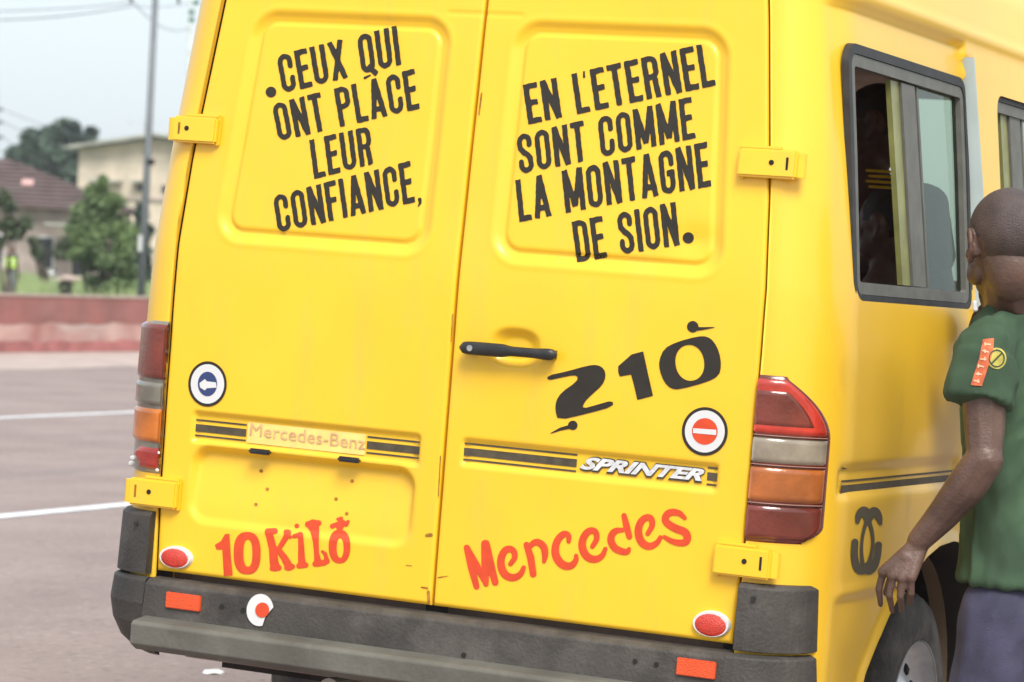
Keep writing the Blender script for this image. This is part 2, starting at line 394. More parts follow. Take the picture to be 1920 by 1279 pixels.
# --- rear doors
doors = {}
for sg in (-1, 1):
    NZ = np.concatenate([np.arange(.622, 2.13, .0058), np.linspace(2.14, 2.45, 24)])
    U = np.concatenate([[0, .0025, .006], np.linspace(.012, .988, 132), [.994, .9975, 1]])
    def fn(u, z, sg=sg):
        x0 = .0035; x1 = xd(z); x = sg*(x0+u*(x1-x0))
        y = rear_y(x, z)
        ed = np.minimum(np.minimum(u*(x1-x0), (1-u)*(x1-x0)), z-.622)
        y = y+.006*np.clip(1-ed/.006, 0, 1)**2
        return np.stack([x, y, z+0*x], -1)
    d = grid_mesh('rear_door', U, NZ, fn, yellow, van)
    doors[sg] = d
    # folded edge all round
    V = []
    zz = NZ[::6]
    for z in zz:
        for u in (0, 1):
            x = sg*(.0035+u*(float(xd(z))-.0035)); y = float(rear_y(np.array(x), np.array(z)))+.006
            V += [(x, y, z), (x, y+.026, z)]
    F = []
    for i in range(len(zz)-1): F += [(4*i, 4*i+1, 4*i+5, 4*i+4), (4*i+2, 4*i+3, 4*i+7, 4*i+6)]
    obj('door_edge', V, F, yellow, d)
    xa, xb = sg*.0035, sg*float(xd(.622)); obj('door_edge', [(xa, .006, .622), (xb, .006, .622), (xb, .03, .622), (xa, .03, .622)], [(0, 1, 2, 3)], yellow, d)
doors[-1]['label'] = 'left rear door with white number plate recess and red 10 KILO lettering'
doors[1]['label'] = 'right rear door with black handle, the number 210 and red lettering'
doors[-1]['label'] = 'left rear door with empty number plate recess and red 10 KILO lettering'

def decal(name, fn, bbox, material, parent, step=1.3, mapper=rear_pts, to_px=lambda V: V, off=.0016):
    V, F = iso(fn, *bbox, step)
    if len(V) == 0: return None
    P = mapper(to_px(V), off)
    return obj(name, P, [f[::-1] for f in F], material, parent, smooth=False)
# --- stroke alphabet (condensed grotesque, unit height)
h = .071; W_ = .395
def arc(cx, cy, rx, ry, a0, a1, n=8): return [(cx+rx*math.cos(R(a0+(a1-a0)*i/n)), cy+ry*math.sin(R(a0+(a1-a0)*i/n))) for i in range(n+1)]
def glyph(c):
    """returns width, list of (kind, pts)"""
    L, Rr, rx = h, W_-h, W_/2-h; ry = rx*1.05; cx = W_/2; T, B = 1-h, h
    top = arc(cx, T-ry, rx, ry, 0, 180); bot = arc(cx, B+ry, rx, ry, 180, 360)
    hb = h*.88
    if c == 'C': return W_, [('r', [(Rr, .655)]+top+bot+[(Rr, .345)])]
    if c == 'G': return W_, [('r', [(Rr, .68)]+top+bot+[(Rr, .44)]), ('b', [(cx-.01, .47), (W_, .47)])]
    if c == 'O': return W_, [('r', top+bot+[top[0]])]
    if c == 'Q': return W_, [('r', top+bot+[top[0]]), ('b', [(cx-.02, .17), (W_+.01, -.09)])]
    if c == 'U': return W_, [('b', [(L, 1), (L, .3)]), ('b', [(Rr, 1), (Rr, .3)]), ('r', [(L, .34)]+bot+[(Rr, .34)])]
    if c == 'E': return .345, [('b', [(L, 0), (L, 1)]), ('b', [(0, 1-hb), (.345, 1-hb)]), ('b', [(0, .52), (.31, .52)]), ('b', [(0, hb), (.345, hb)])]
    if c == 'F': return .335, [('b', [(L, 0), (L, 1)]), ('b', [(0, 1-hb), (.335, 1-hb)]), ('b', [(0, .52), (.30, .52)])]
    if c == 'L': return .335, [('b', [(L, 0), (L, 1)]), ('b', [(0, hb), (.335, hb)])]
    if c == 'I': return 2*h, [('b', [(L, 0), (L, 1)])]
    if c == 'T': return .36, [('b', [(.18, 0), (.18, 1)]), ('b', [(0, 1-hb), (.36, 1-hb)])]
    if c == 'N': return .42, [('b', [(L, 0), (L, 1)]), ('b', [(.42-h, 0), (.42-h, 1)]), ('b', [(L, 1), (.42-h, 0)])]
    if c == 'M': return .54, [('b', [(L, 0), (L, 1)]), ('b', [(.54-h, 0), (.54-h, 1)]), ('b', [(L, 1), (.27, .12)]), ('b', [(.54-h, 1), (.27, .12)])]
    if c == 'X': return .43, [('b', [(h, 0), (.43-h, 1)]), ('b', [(.43-h, 0), (h, 1)])]
    if c == 'A': return .44, [('b', [(h*.95, 0), (.22, 1)]), ('b', [(.44-h*.95, 0), (.22, 1)]), ('b', [(.1, .23), (.34, .23)])]
    if c in 'PRD':
        lo = 0 if c == 'D' else .44
        rr2 = rx*1.0
        bowl = [(L, 1-hb)]+arc(W_-h-rr2, 1-hb-rr2, rr2, rr2, 90, 0, 6)+arc(W_-h-rr2, lo+hb+rr2, rr2, rr2, 0, -90, 6)+[(L, lo+hb)]
        g = [('b', [(L, 0), (L, 1)]), ('r', bowl)]
        if c == 'R': g += [('b', [(W_-h-.02, 0), (W_-h-.05, .46)])]
        return W_, g
    if c == 'S':
        return W_, [('r', [(Rr, .70)]+arc(cx, T-ry, rx, ry, 0, 180)+[(L+.01, .64), (cx-.04, .53), (cx+.05, .46), (Rr-.01, .35)]+arc(cx, B+ry, rx, ry, 0, -180)+[(L, .30)])]
    if c == "'": return .10, [('t', [(.035, 1.0), (.020, .84)])]
    return .22, []
def text_field(txt, gap=.075):
    x = 0; items = []
    for c in txt:
        w, g = glyph(c)
        if c == "'": x -= .13
        items += [(k, [(p[0]+x, p[1]) for p in pts]) for k, pts in g]; x += w+gap*(1. if c == "'" else 1)
    return x-gap, items
def word_field(items, jitter=0.):
    def f(X, Y):
        d = np.full(X.shape, 1e9)
        for k, pts in items:
            for a, b in zip(pts[:-1], pts[1:]):
                d = np.minimum(d, butt_d(X, Y, a, b, .026) if k == 't' else butt_d(X, Y, a, b, h*.97) if k == 'b' else seg_d(X, Y, a, b, h*.93))
        return d+.006*np.sin(X*31+Y*9)*np.sin(Y*23+X*5)
    return f
def quad_map(TL, TR, BR, BL, total):
    TL, TR, BR, BL = map(np.array, (TL, TR, BR, BL))
    def m(V):
        u = V[:, :1]/total; v = V[:, 1:]
        return (BL*(1-u)+BR*u)*(1-v)+(TL*(1-u)+TR*u)*v
    return m
def text_line(txt, quad, parent, extra=()):
    tot, it = text_field(txt)
    o = decal('lettering', word_field(it), (-.03, tot+.03, -.14, 1.04), black_print, parent, step=.021, to_px=quad_map(*quad, tot))
    if o: o['label'] = 'black painted line reading ' + txt
    return o
DL, DR = doors[-1], doors[1]
text_line('CEUX QUI', ((517.6, 104.4), (743.6, 47.7), (752.6, 121.2), (530.5, 175.1)), DL)
text_line('ONT PLACE', ((509, 195.5), (776.8, 129), (787.3, 203.3), (522.7, 265)), DL)
text_line('LEUR', ((579.4, 262.7), (692.7, 236.5), (701.3, 306.9), (589.1, 335.4)), DL)
text_line('CONFIANCE', ((511, 367.5), (769, 301.8), (778.7, 378.4), (521.5, 437)), DL)
text_line("EN L'ETERNEL", ((980, 159.6), (1330, 79.4), (1342.4, 159.6), (990.6, 233)), DR)
text_line('SONT COMME', ((967.4, 253.4), (1296, 181.6), (1304.4, 258.4), (975, 327.3)), DR)
text_line('LA MONTAGNE', ((965.7, 337.8), (1325.5, 266), (1334, 348.4), (973.8, 416)), DR)
text_line('DE SION', ((1071.3, 416), (1266.4, 378), (1274.8, 459.5), (1081.9, 492)), DR)
for (cx, cy, r, par) in ((508, 172.5, 10, DL), (1290.5, 446, 10.5, DR)):
    decal('full_stop', lambda X, Y: np.hypot(X-cx, Y-cy)-r, (cx-13, cx+13, cy-13, cy+13), black_print, par, .9)
decal('comma', lambda X, Y: strokes_d(X, Y, [[(787, 374, 3.6), (788, 380, 2.6), (784, 387, 1.)]]), (778, 796, 366, 392), black_print, DL, .8)
decal('accent', lambda X, Y: strokes_d(X, Y, [[(684, 146, 2.4), (694, 141, 1.4)]]), (678, 700, 134, 152), black_print, DL, .8)

# --- the number 210 with its two little ornaments
def cp(pts, ox, oy, s): return [(p[0]/s+ox, p[1]/s+oy)+tuple(q/s for q in p[2:]) for p in pts]
A = (820, 560, 3.2)
two = smooth_poly(cp([(660, 462), (780, 436), (900, 402), (960, 396), (1000, 420), (1012, 465), (990, 520), (930, 572), (882, 620), (868, 662), (960, 636), (1050, 610), (1057, 646), (900, 690), (724, 730), (707, 670), (712, 612), (745, 562), (833, 500), (845, 470), (820, 458), (740, 474), (662, 492)], *A), 1)
one = cp([(1085, 405), (1120, 375), (1165, 335), (1235, 316), (1264, 450), (1294, 583), (1200, 608), (1180, 520), (1162, 455), (1095, 467), (1085, 440)], *A)
zer = smooth_poly(cp([(1330, 370), (1360, 300), (1430, 262), (1560, 226), (1620, 226), (1660, 258), (1692, 320), (1704, 400), (1690, 462), (1620, 500), (1450, 546), (1400, 540), (1360, 500), (1333, 430)], *A), 1)
zc = cp([(1515, 385)], *A)[0]
decal('number', lambda X, Y: np.minimum(np.minimum(poly_d(X, Y, two), poly_d(X, Y, one)), np.maximum(poly_d(X, Y, zer), -ell_d(X, Y, zc, 86/3.2, 108/3.2, 2.1, R(-8)))),
      (1020, 1360, 620, 795), black_print, DR, 1.2)
decal('ornament', lambda X, Y: strokes_d(X, Y, [cp([(1532, 168, 34), (1533, 169, 34)], *A), cp([(1545, 182, 12), (1590, 180, 9), (1662, 172, 2)], *A)]), (1280, 1345, 595, 630), black_print, DR, .9)
decal('ornament', lambda X, Y: strokes_d(X, Y, [cp([(812, 760, 28), (813, 760, 28)], *A), cp([(800, 768, 12), (740, 782, 9), (680, 808, 2)], *A)]), (1025, 1090, 780, 820), black_print, DR, .9)

# --- red 10 KILO
A = (340, 740, 3.366)
k_one = cp([(211, 948), (250, 925), (275, 880), (303, 878), (312, 1010), (324, 1140), (268, 1146), (263, 1060), (258, 978), (222, 978)], *A)
def kilo(X, Y):
    d = poly_d(X, Y, k_one)
    c = cp([(415, 1000), (420, 1000)], *A)
    d = np.minimum(d, np.maximum(ell_d(X, Y, c[0], 85/3.366, 133/3.366, 2.5), -ell_d(X, Y, c[1], 28/3.366, 86/3.366, 2.4)))
    L = [cp([(548, 868, 22), (560, 900, 24), (578, 975, 25), (585, 1060, 28), (592, 1085, 30)], *A), cp([(545, 862, 18), (590, 860, 18)], *A), cp([(575, 1095, 18), (615, 1092, 18)], *A),
         cp([(672, 870, 20), (660, 900, 18), (612, 978, 15)], *A), cp([(610, 975, 17), (650, 1030, 22), (680, 1085, 26)], *A), cp([(660, 866, 15), (688, 900, 10)], *A), cp([(665, 1092, 16), (702, 1085, 16)], *A),
         cp([(728, 828, 14), (729, 828, 14)], *A), cp([(712, 893, 13), (752, 882, 16), (756, 960, 19), (758, 1030, 22), (762, 1070, 25)], *A), cp([(742, 1080, 17), (785, 1075, 17)], *A),
         cp([(832, 825, 38), (842, 860, 28), (849, 930, 18), (853, 1000, 16), (862, 1062, 24)], *A), cp([(800, 818, 20), (866, 810, 18)], *A), cp([(845, 1068, 18), (900, 1060, 19), (920, 1050, 17)], *A), cp([(918, 1045, 15), (908, 1005, 12), (890, 990, 9)], *A),
         cp([(952, 830, 15), (985, 815, 12), (1000, 830, 26), (1004, 795, 15), (1040, 818, 15), (1052, 800, 10)], *A), cp([(985, 785, 8), (1012, 778, 9)], *A)]
    d = np.minimum(d, strokes_d(X, Y, L))
    c = cp([(998, 958), (1002, 968)], *A)
    d = np.minimum(d, np.maximum(ell_d(X, Y, c[0], 68/3.366, 106/3.366, 2.3), -ell_d(X, Y, c[1], 22/3.366, 62/3.366, 2.2)))
    return d
decal('lettering', kilo, (398, 665, 965, 1085), red_print, DL, 1.1)['label'] = 'red lettering reading 10 KILO'
# --- red word on the right door
A = (820, 920, 3.2)
ML = [[(180, 350, 20), (205, 460, 22), (235, 575, 18)], [(176, 342, 18), (235, 450, 22), (292, 560, 14)], [(285, 318, 22), (288, 440, 24), (292, 560, 16)], [(292, 318, 22), (318, 440, 24), (347, 550, 20)],
      smooth_line([(438, 440, 14), (470, 400, 17), (455, 350, 19), (405, 350, 21), (375, 420, 23), (395, 500, 24), (450, 528, 22), (500, 505, 18), (518, 462, 14)]),
      [(535, 325, 18), (560, 400, 22), (575, 500, 20)], smooth_line([(545, 345, 14), (590, 300, 20), (640, 330, 22), (648, 385, 20), (640, 425, 12)]),
      smooth_line([(788, 305, 13), (790, 265, 17), (755, 255, 20), (710, 310, 22), (705, 390, 24), (750, 450, 25), (805, 455, 21), (835, 415, 16), (832, 390, 12)]),
      smooth_line([(930, 335, 14), (962, 285, 17), (945, 235, 19), (895, 245, 21), (862, 315, 23), (885, 390, 24), (940, 418, 22), (990, 395, 17), (1008, 350, 13)]),
      smooth_line([(1120, 235, 12), (1060, 240, 20), (1035, 290, 22), (1060, 345, 22), (1105, 365, 21), (1140, 370, 18), (1150, 350, 12)]), [(1120, 150, 16), (1135, 210, 20), (1152, 275, 18)],
      smooth_line([(1262, 258, 14), (1295, 205, 17), (1280, 155, 19), (1230, 168, 21), (1200, 235, 23), (1220, 310, 24), (1270, 340, 22), (1320, 315, 17), (1338, 280, 13)]),
      smooth_line([(1485, 165, 12), (1450, 130, 19), (1385, 128, 22), (1358, 180, 21), (1420, 225, 24), (1500, 250, 24), (1500, 315, 22), (1420, 312, 18), (1362, 278, 12)])]
MLp = [cp(l, *A) for l in ML]
decal('lettering', lambda X, Y: strokes_d(X, Y, MLp), (860, 1305, 950, 1110), red_print, DR, 1.15)['label'] = 'red hand painted maker name rising to the right'

# --- round stickers
def disc(cx, cy, rx, ry, m, par, off, name='sticker_disc', cut=None):
    f = (lambda X, Y: ell_d(X, Y, (cx, cy), rx, ry)) if cut is None else (lambda X, Y: np.maximum(ell_d(X, Y, (cx, cy), rx, ry), cut(X, Y)))
    return decal(name, f, (cx-rx-2, cx+rx+2, cy-ry-2, cy+ry+2), m, par, 1.3, off=off)
for (cx, cy, rx, ry, par, kind) in ((389, 720, 36, 42.5, DL, 0), (1321.5, 809, 43, 45.5, DR, 1)):
    disc(cx, cy, rx, ry, black_print, par, .0018, 'round_sticker')
    disc(cx, cy, rx*.87, ry*.87, white_print, par, .0026)
    r2 = (.50, .54) if kind == 0 else (.56, .545)
    disc(cx, cy, rx*r2[0], ry*r2[1], blue_print if kind == 0 else red_print, par, .0034)
    if kind == 0:
        arrow = [(375, 719), (384, 712), (387, 716), (404, 718), (405, 726), (387, 727), (384, 731), (376, 726)]
        decal('sticker_arrow', lambda X, Y: poly_d(X, Y, arrow)-1, (368, 410, 706, 736), white_print, par, .8, off=.0042)
    else:
        bar = [(1300, 803), (1343, 806), (1343, 816), (1299, 812)]
        decal('sticker_bar', lambda X, Y: poly_d(X, Y, bar), (1296, 1346, 800, 820), white_print, par, 1., off=.0042)

# --- bands with dark stripes and badges
def strip(x0, x1, z0, z1, m, par, off=.0016, name='stripe', n=None):
    n = n or max(2, int(abs(x1-x0)/.02)); xs = np.linspace(x0, x1, n+1); V = []
    for x in xs:
        for z in (z0, z1): V.append((x, float(rear_y(np.array(x), np.array((z0+z1)/2.)))-off, z))
    return obj(name, V, [(2*i, 2*i+2, 2*i+3, 2*i+1) for i in range(n)], m, par)
for (x0, x1, zc_, par) in ((-.698, -.553, .990, DL), (-.213, -.067, .992, DL), (.052, .348, 1.001, DR), (.680, .706, 1.003, DR)):
    strip(x0, x1, zc_-.0095, zc_+.0095, grey_print, par)
    for dz in (.020, -.019): strip(x0, x1, zc_+dz-.0022, zc_+dz+.0022, grey_print, par, name='pin_stripe')
def font_text(txt, quad, m, par, name, off=.002, shear=0., spacing=1., bold=0.):
    cu_ = bpy.data.curves.new('t', 'FONT'); cu_.body = txt; cu_.shear = shear; cu_.space_character = spacing; cu_.offset = bold; cu_.resolution_u = 3
    to = bpy.data.objects.new('t', cu_); COL.objects.link(to); bpy.context.view_layer.update()
    me = bpy.data.meshes.new_from_object(to.evaluated_get(bpy.context.evaluated_depsgraph_get()))
    V = np.array([v.co[:2] for v in me.vertices]); F = [tuple(p.vertices) for p in me.polygons]
    bpy.data.objects.remove(to)
    V[:, 0] -= V[:, 0].min(); V[:, 1] -= 0; tot = V[:, 0].max(); V[:, 1] /= .73
    TL, TR, BR, BL = quad; P = quad_map(TL, TR, BR, BL, tot)(V)
    bpy.data.meshes.remove(me)
    return obj(name, rear_pts(P, off), F, m, par, smooth=False)
strip(-.549, -.217, .966, 1.018, cream_print, DL, .0018, 'badge_plate')
font_text('Mercedes-Benz', ((470, 791), (686, 818), (685, 843), (468, 816)), faded_print, DL, 'badge_lettering', off=.004, bold=.0)
font_text('SPRINTER', ((1092, 855), (1324, 879), (1318, 904), (1086, 880)), grey_print, DR, 'badge_shadow', off=.003, shear=.35, bold=.075)
font_text('SPRINTER', ((1092, 856), (1322, 880), (1317, 901), (1087, 878)), silver_print, DR, 'badge_lettering', off=.005, shear=.35, bold=.045)

# --- number plate lamps, screw holes
for px, py in ((490, 846), (657, 861)):
    P = rear_pts([(px, py)])[0]
    bm = bmesh.new(); box(bm, (P[0], P[1]-.007, P[2]-.001), (.058, .020, .013), bev=.004); bobj('plate_lamp', bm, handle_m, DL)
for cx, cy in ((489.5, 883), (501, 917), (479.5, 946), (660, 902), (630, 935.5), (650, 963)):
    disc(cx, cy, 3.4, 3.4, rust, DL, .0012, 'screw_hole')
for pts, par in (([(800, 1004, 3), (808, 1003, 3.5)], DL), ([(803, 1110, 3), (804, 1130, 2.5)], DL), ([(762, 1060, 1), (772, 1061, .8)], DL), ([(790, 1101, 1.4), (801, 1103, 2)], DL),
                 ([(822, 1083, 1.2), (840, 1080, .6)], DR), ([(849, 590, 1.2), (846, 640, .8)], DL), ([(903, 175, 1.6), (898, 215, 1.4)], DL), ([(826, 855, 1.), (822, 930, 1.)], DL)):
    decal('rust_mark', lambda X, Y: strokes_d(X, Y, [[(p[0], p[1], p[2]) for p in pts]])+.5*np.sin(X*2.1)*np.sin(Y*1.7), (min(p[0] for p in pts)-6, max(p[0] for p in pts)+6, min(p[1] for p in pts)-6, max(p[1] for p in pts)+6), rust, par, .8, off=.0012)

# --- door handle
P0, P1 = rear_pts([(862, 651)], .030)[0], rear_pts([(1044, 666)], .030)[0]
bm = bmesh.new(); n = 26
prof = []
P0, P1 = Vector(P0), Vector(P1)
rings = []
for i in range(n+1):
    t = i/n; c = P0.lerp(P1, t)
    hz = .0165 if t < .42 else .0165-.0045*float(sst(.42, .55, t))+.003*float(sst(.75, .95, t)); hz *= math.sqrt(max(.04, 1-abs(2*t-1)**14))
    hy = .014*math.sqrt(max(.05, 1-abs(2*t-1)**10)); ring = []
    for k in range(14):
        a = 2*math.pi*k/14; ca, sa = math.cos(a), math.sin(a)
        ring.append(bm.verts.new((c.x, c.y+hy*math.copysign(abs(ca)**.7, ca), c.z+hz*math.copysign(abs(sa)**.7, sa))))
    rings.append(ring)
for a, b in zip(rings[:-1], rings[1:]):
    for k in range(14): bm.faces.new((a[k], a[(k+1) % 14], b[(k+1) % 14], b[k]))
bm.faces.new(rings[0]); bm.faces.new(rings[-1])
for t in (.10, .90):
    c = P0.lerp(P1, t); box(bm, (c.x, c.y+.02, c.z), (.026, .03, .02))
hd = bobj('door_handle', bm, handle_m, DR, smooth=True)
c = P0.lerp(P1, .13); bm = bmesh.new(); tube(bm, (c.x, c.y-.016, c.z), (c.x, c.y-.0, c.z), .0075, n=16)
bobj('key_lock', bm, metal_m, DR)

# --- hinges: folded plate straddling the gap, knuckle, slot and bolt hole
def hinge(sg, z0, z1, xin, xout):
    zc_, hz = (z0+z1)/2, (z1-z0)/2; par = doors[sg]
    yb = float(yr(np.array(zc_))); bm = bmesh.new()
    sl = math.atan(.068) if zc_ > 1.5 else 0.
    xm = (xin+xout)/2; Rm = Matrix.Rotation(-sl, 3, 'X')
    box(bm, (sg*xm, yb-.012, zc_), (xout-xin, .028, hz*2), rot=Rm, bev=.005)
    bmesh.ops.remove_doubles(bm, verts=bm.verts, dist=1e-5)
    o = bobj('hinge', bm, yellow, par)
    # raised flange round the plate on the door side
    bm = bmesh.new(); box(bm, (sg*(xin+.006), yb-.006, zc_+.002), (.018, .012, hz*2+.012), rot=Rm, bev=.003)
    box(bm, (sg*(xin+.05), yb-.006, zc_+hz+.004), (.10, .014, .008), rot=Rm, bev=.002); bobj('hinge_flange', bm, yellow, par)
    # knuckle at the pillar end
    bm = bmesh.new(); tube(bm, (sg*(xout+.004), yb-.006, zc_-hz*.85), (sg*(xout+.004), yb-.006+.0, zc_+hz*.85), .014, n=14)
    bobj('hinge_knuckle', bm, yellow, par, smooth=False)
    gx = float(xd(zc_))
    bm = bmesh.new(); tube(bm, (sg*(gx+.018), yb-.0278, zc_+.003), (sg*(gx+.018), yb-.0255, zc_+.003), .0062, n=14); bobj('bolt_hole', bm, dark, par)
    bm = bmesh.new(); box(bm, (sg*(xout-.022), yb-.0268, zc_+.002), (.0055, .0012, hz*.9)); bobj('hinge_slot', bm, dark if sg > 0 else rust, par)
for sg in (-1, 1):
    hinge(sg, 1.704, 1.770, .698, .842 if sg > 0 else .826)
    hinge(sg, .781, .850, .722, .862)

# --- tail lamps: lens bands laid on the rounded corner, standing 8 mm proud
def corner_pt(t, z, sg, off):
    P = shell_path(np.array(t), np.array(z), sg, side_plain); th = max(0, (t-.15)/.85)*math.pi/2
    return Vector((P[0]+sg*math.sin(th)*off, P[1]-math.cos(th)*off, P[2]))
def find_t(x_on_rear, z):                       # t whose x (right side) equals x
    w = float(wz(z)); x0 = float(xd(z))+.007; xs = max(w-EA, x0)
    s_ = min(max((x_on_rear-xs)/(w-xs), 0), 1); return .15+.85*math.asin(s_)/(math.pi/2)
def lamp_band(name, z0, z1, tmax, sg, m, par, off=.012, zb=None):
    """tmax(z): how far the lens wraps round the corner"""
    nz = max(3, int((z1-z0)/.008)); nt_ = 22; V = []; F = []
    for j in range(nz+1):
        z = z0+(z1-z0)*j/nz; tm = tmax(z)
        for i in range(nt_+1):
            t = .01+(tm-.01)*i/nt_
            e = min(1., min(i, nt_-i)/1.5, min(j, nz-j)/1.0)
            V.append(corner_pt(t, z, sg, off*(.82+.18*e) if e > 0 else .000))
    for j in range(nz):
        for i in range(nt_):
            a = j*(nt_+1)+i; F.append((a, a+1, a+nt_+2, a+nt_+1))
    return obj(name, V, F, m, par)
TZ0, TZ1 = .868, 1.246
def tmax(z):
    t = .70
    if z > 1.11: t = .70-.36*((z-1.11)/(TZ1-1.11))**1.9
    if z < .905: t = .70-.16*((.905-z)/(.905-TZ0))**2
    return t
tmax_l = lambda z: .70-.12*max(0, (z-1.225)/.02)**2
for sg in (-1, 1):
    lamp = empty('tail_lamp'); lamp.parent = van
    mats = (brown_lens, smoke_lens, orange_lens, dred_lens) if sg < 0 else (red_lens, clear_lens, amber_lens, dred_lens)
    bz = [TZ1, 1.112, 1.044, .955, TZ0] if sg > 0 else [TZ1, 1.098, 1.032, .938, .930]
    lamp_band('lamp_seal', TZ0-.004, TZ1+.004, lambda z: min(tmax(min(max(z, TZ0), TZ1))+.02, .99), sg, smoke_lens if sg < 0 else dred_lens, lamp, off=.006)
    for k in range(3 if sg < 0 else 4):
        lamp_band('lamp_lens', bz[k+1]+.0008, bz[k]-.0008, tmax if sg > 0 else tmax_l, sg, mats[k], lamp)
    if sg > 0:
        lamp['label'] = 'right tail lamp, whole, red over clear over amber over dark red'
        lamp_band('lamp_inset', 1.128, 1.222, lambda z: tmax(z)-.09, sg, dred_lens, lamp, off=.0135)
        for zc_ in (1.112, 1.044, .955): lamp_band('lens_rim', zc_-.0014, zc_+.0014, tmax, sg, mat('pale_pink_rim', (.36, .19, .15), rough=.3), lamp, off=.0132)
    else:
        lamp['label'] = 'left tail lamp with its lowest lens broken away'
        lamp_band('lamp_lens', .872, .932, lambda z: .42+.06*math.sin(z*140), sg, lens('broken_red_lens', (.42, .028, .016)), lamp)
        for (t, z, r) in ((.52, .893, .009), (.60, .876, .010), (.10, .918, .006), (.12, .874, .006)):
            p = corner_pt(t, z, sg, .009); bm = bmesh.new(); ball(bm, p, r, 1, (1, .6, .8))
            bobj('lens_shard', bm, white_print, lamp)

# --- bumper: face, step ledge, rounded ends, corner blocks
bump = empty('rear_bumper'); bump.parent = van
def sweep(name, prof, path, m, par, smooth=False, close=True):
    """prof: (out, z); path: list of ((x,y),(nx,ny))"""
    V = []; F = []; n = len(prof)
    for (p, nn) in path:
        for o_, z in prof: V.append((p[0]+nn[0]*o_, p[1]+nn[1]*o_, z))
    for i in range(len(path)-1):
        for k in range(n if close else n-1): a = i*n+k; b = i*n+(k+1) % n; F.append((a, b, b+n, a+n))
    if close: F += [tuple(range(n))[::-1], tuple((len(path)-1)*n+k for k in range(n))]
    o = obj(name, V, F, m, par, smooth)
    md = o.modifiers.new('bevel', 'BEVEL'); md.width = .0035; md.segments = 2; md.limit_method = 'ANGLE'; md.angle_limit = R(35)
    return o
def corner_path(sg, x0, w, ra, rb, y0, yend, n=10):
    pth = []
    if x0 is not None: pth.append(((sg*x0, y0), (0, -1)))
    for i in range(n+1):
        th = math.pi/2*i/n; pth.append(((sg*(w-ra+ra*math.sin(th)), y0+rb*(1-math.cos(th))), (sg*math.sin(th), -math.cos(th))))
    pth.append(((sg*w, yend), (sg, 0))); return pth
full = [((x, 0), (0, -1)) for x in np.linspace(-.78, .78, 27)]
sweep('bumper_face', [(-.02, .606), (.030, .604), (.048, .592), (.055, .500), (.060, .468), (.055, .43), (-.02, .43)], full, plastic, bump)
ledge = sweep('bumper_step', [(.050, .512), (.110, .504), (.120, .496), (.118, .446), (.09, .430), (.03, .43)], [((x, 0), (0, -1)) for x in np.linspace(-.768, .768, 27)], step_m, bump)
for sg in (-1, 1):
    end = sweep('bumper_end', [(-.02, .604), (.002, .606), (.018, .598), (.024, .54), (.014, .49), (-.010, .445), (-.045, .415), (-.08, .40)], corner_path(sg, .785, .926, .15, .15, -.03, .125), plastic, bump)
    blk = sweep('corner_block', [(-.035, .770), (.012, .768), (.022, .758), (.026, .612), (-.035, .612)], corner_path(sg, .790, .912, .12, .12, -.005, .1151 if sg < 0 else .150), plastic, bump)
    zz = .688
    bm = bmesh.new(); tube(bm, (sg*.83, -.030, .735), (sg*.83, -.026, .735), .006, n=12); bobj('screw', bm, handle_m, bump)
def brefl(px0, py0, px1, py1):
    a = rear_pts([(px0, py0), (px1, py1)], .05); x0, x1 = a[0][0], a[1][0]; zt, zb_ = a[0][2], a[1][2]
    bm = bmesh.new(); box(bm, ((x0+x1)/2, -.0555, (zt+zb_)/2), (x1-x0, .010, abs(zt-zb_)), bev=.002); bobj('bumper_reflector', bm, orange_refl, bump)
brefl(315, 1109, 377, 1147); brefl(1272, 1232, 1342, 1274)
def flat_bump(P, off): 
    P = np.atleast_2d(P); D = cfn+crn*((P[:, :1]-960)/FPX)-cun*((P[:, 1:]-639.5)/FPX); Q = C0n+D*((-.052-off-C0n[1])/D[:, 1])[:, None]
    zz = Q[:, 2]; Q[:, 1] = -.0485-(.592-zz)*.076-off; return Q
decal('torn_sticker', lambda X, Y: np.maximum(ell_d(X, Y, (487, 1144), 25, 30), -poly_d(X, Y, [(492, 1175), (497, 1158), (505, 1147), (516, 1134), (525, 1180)])), (458, 516, 1110, 1178), white_print, bump, 1.1, mapper=flat_bump, off=.004)
decal('sticker_dot', lambda X, Y: ell_d(X, Y, (491, 1144), 13, 14), (474, 508, 1126, 1162), red_print, bump, 1.1, mapper=flat_bump, off=.006)
for px, py in ((415, 1137), (455, 1144), (1190, 1240), (1230, 1246), (870, 1228)):
    decal('bumper_hole', lambda X, Y: ell_d(X, Y, (px, py), 4.5, 4.5), (px-7, px+7, py-7, py+7), dark, bump, .9, mapper=flat_bump, off=.003)
# round reflectors on the doors
for (cx, cy, rx, ry, par) in ((331, 1045, 31, 23, DL), (1335, 1170, 36, 25, DR)):
    c = rear_pts([(cx, cy)])[0]; a = rear_pts([(cx+rx, cy+2)])[0]; rr = abs(a[0]-c[0]); rz = ry/FPX*7.15
    bm = bmesh.new(); tube(bm, (0, 0, 0), (0, 0, .012), 1, .93, n=36)
    for v in bm.verts: v.co = Vector((c[0]+v.co.x*rr, -v.co.z, c[2]+v.co.y*rz))
    bobj('round_reflector_base', bm, white_print, par)
    bm = bmesh.new(); bmesh.ops.create_uvsphere(bm, u_segments=36, v_segments=10, radius=1)
    for v in bm.verts: v.co = Vector((c[0]-.004*0+v.co.x*rr*.86, -.010-max(v.co.y, -.2)*0-.008*max(0, -v.co.y if True else 0)-.0, c[2]-.002+v.co.z*rz*.86))
    bobj('round_reflector', bm, refl_m, par, smooth=True)

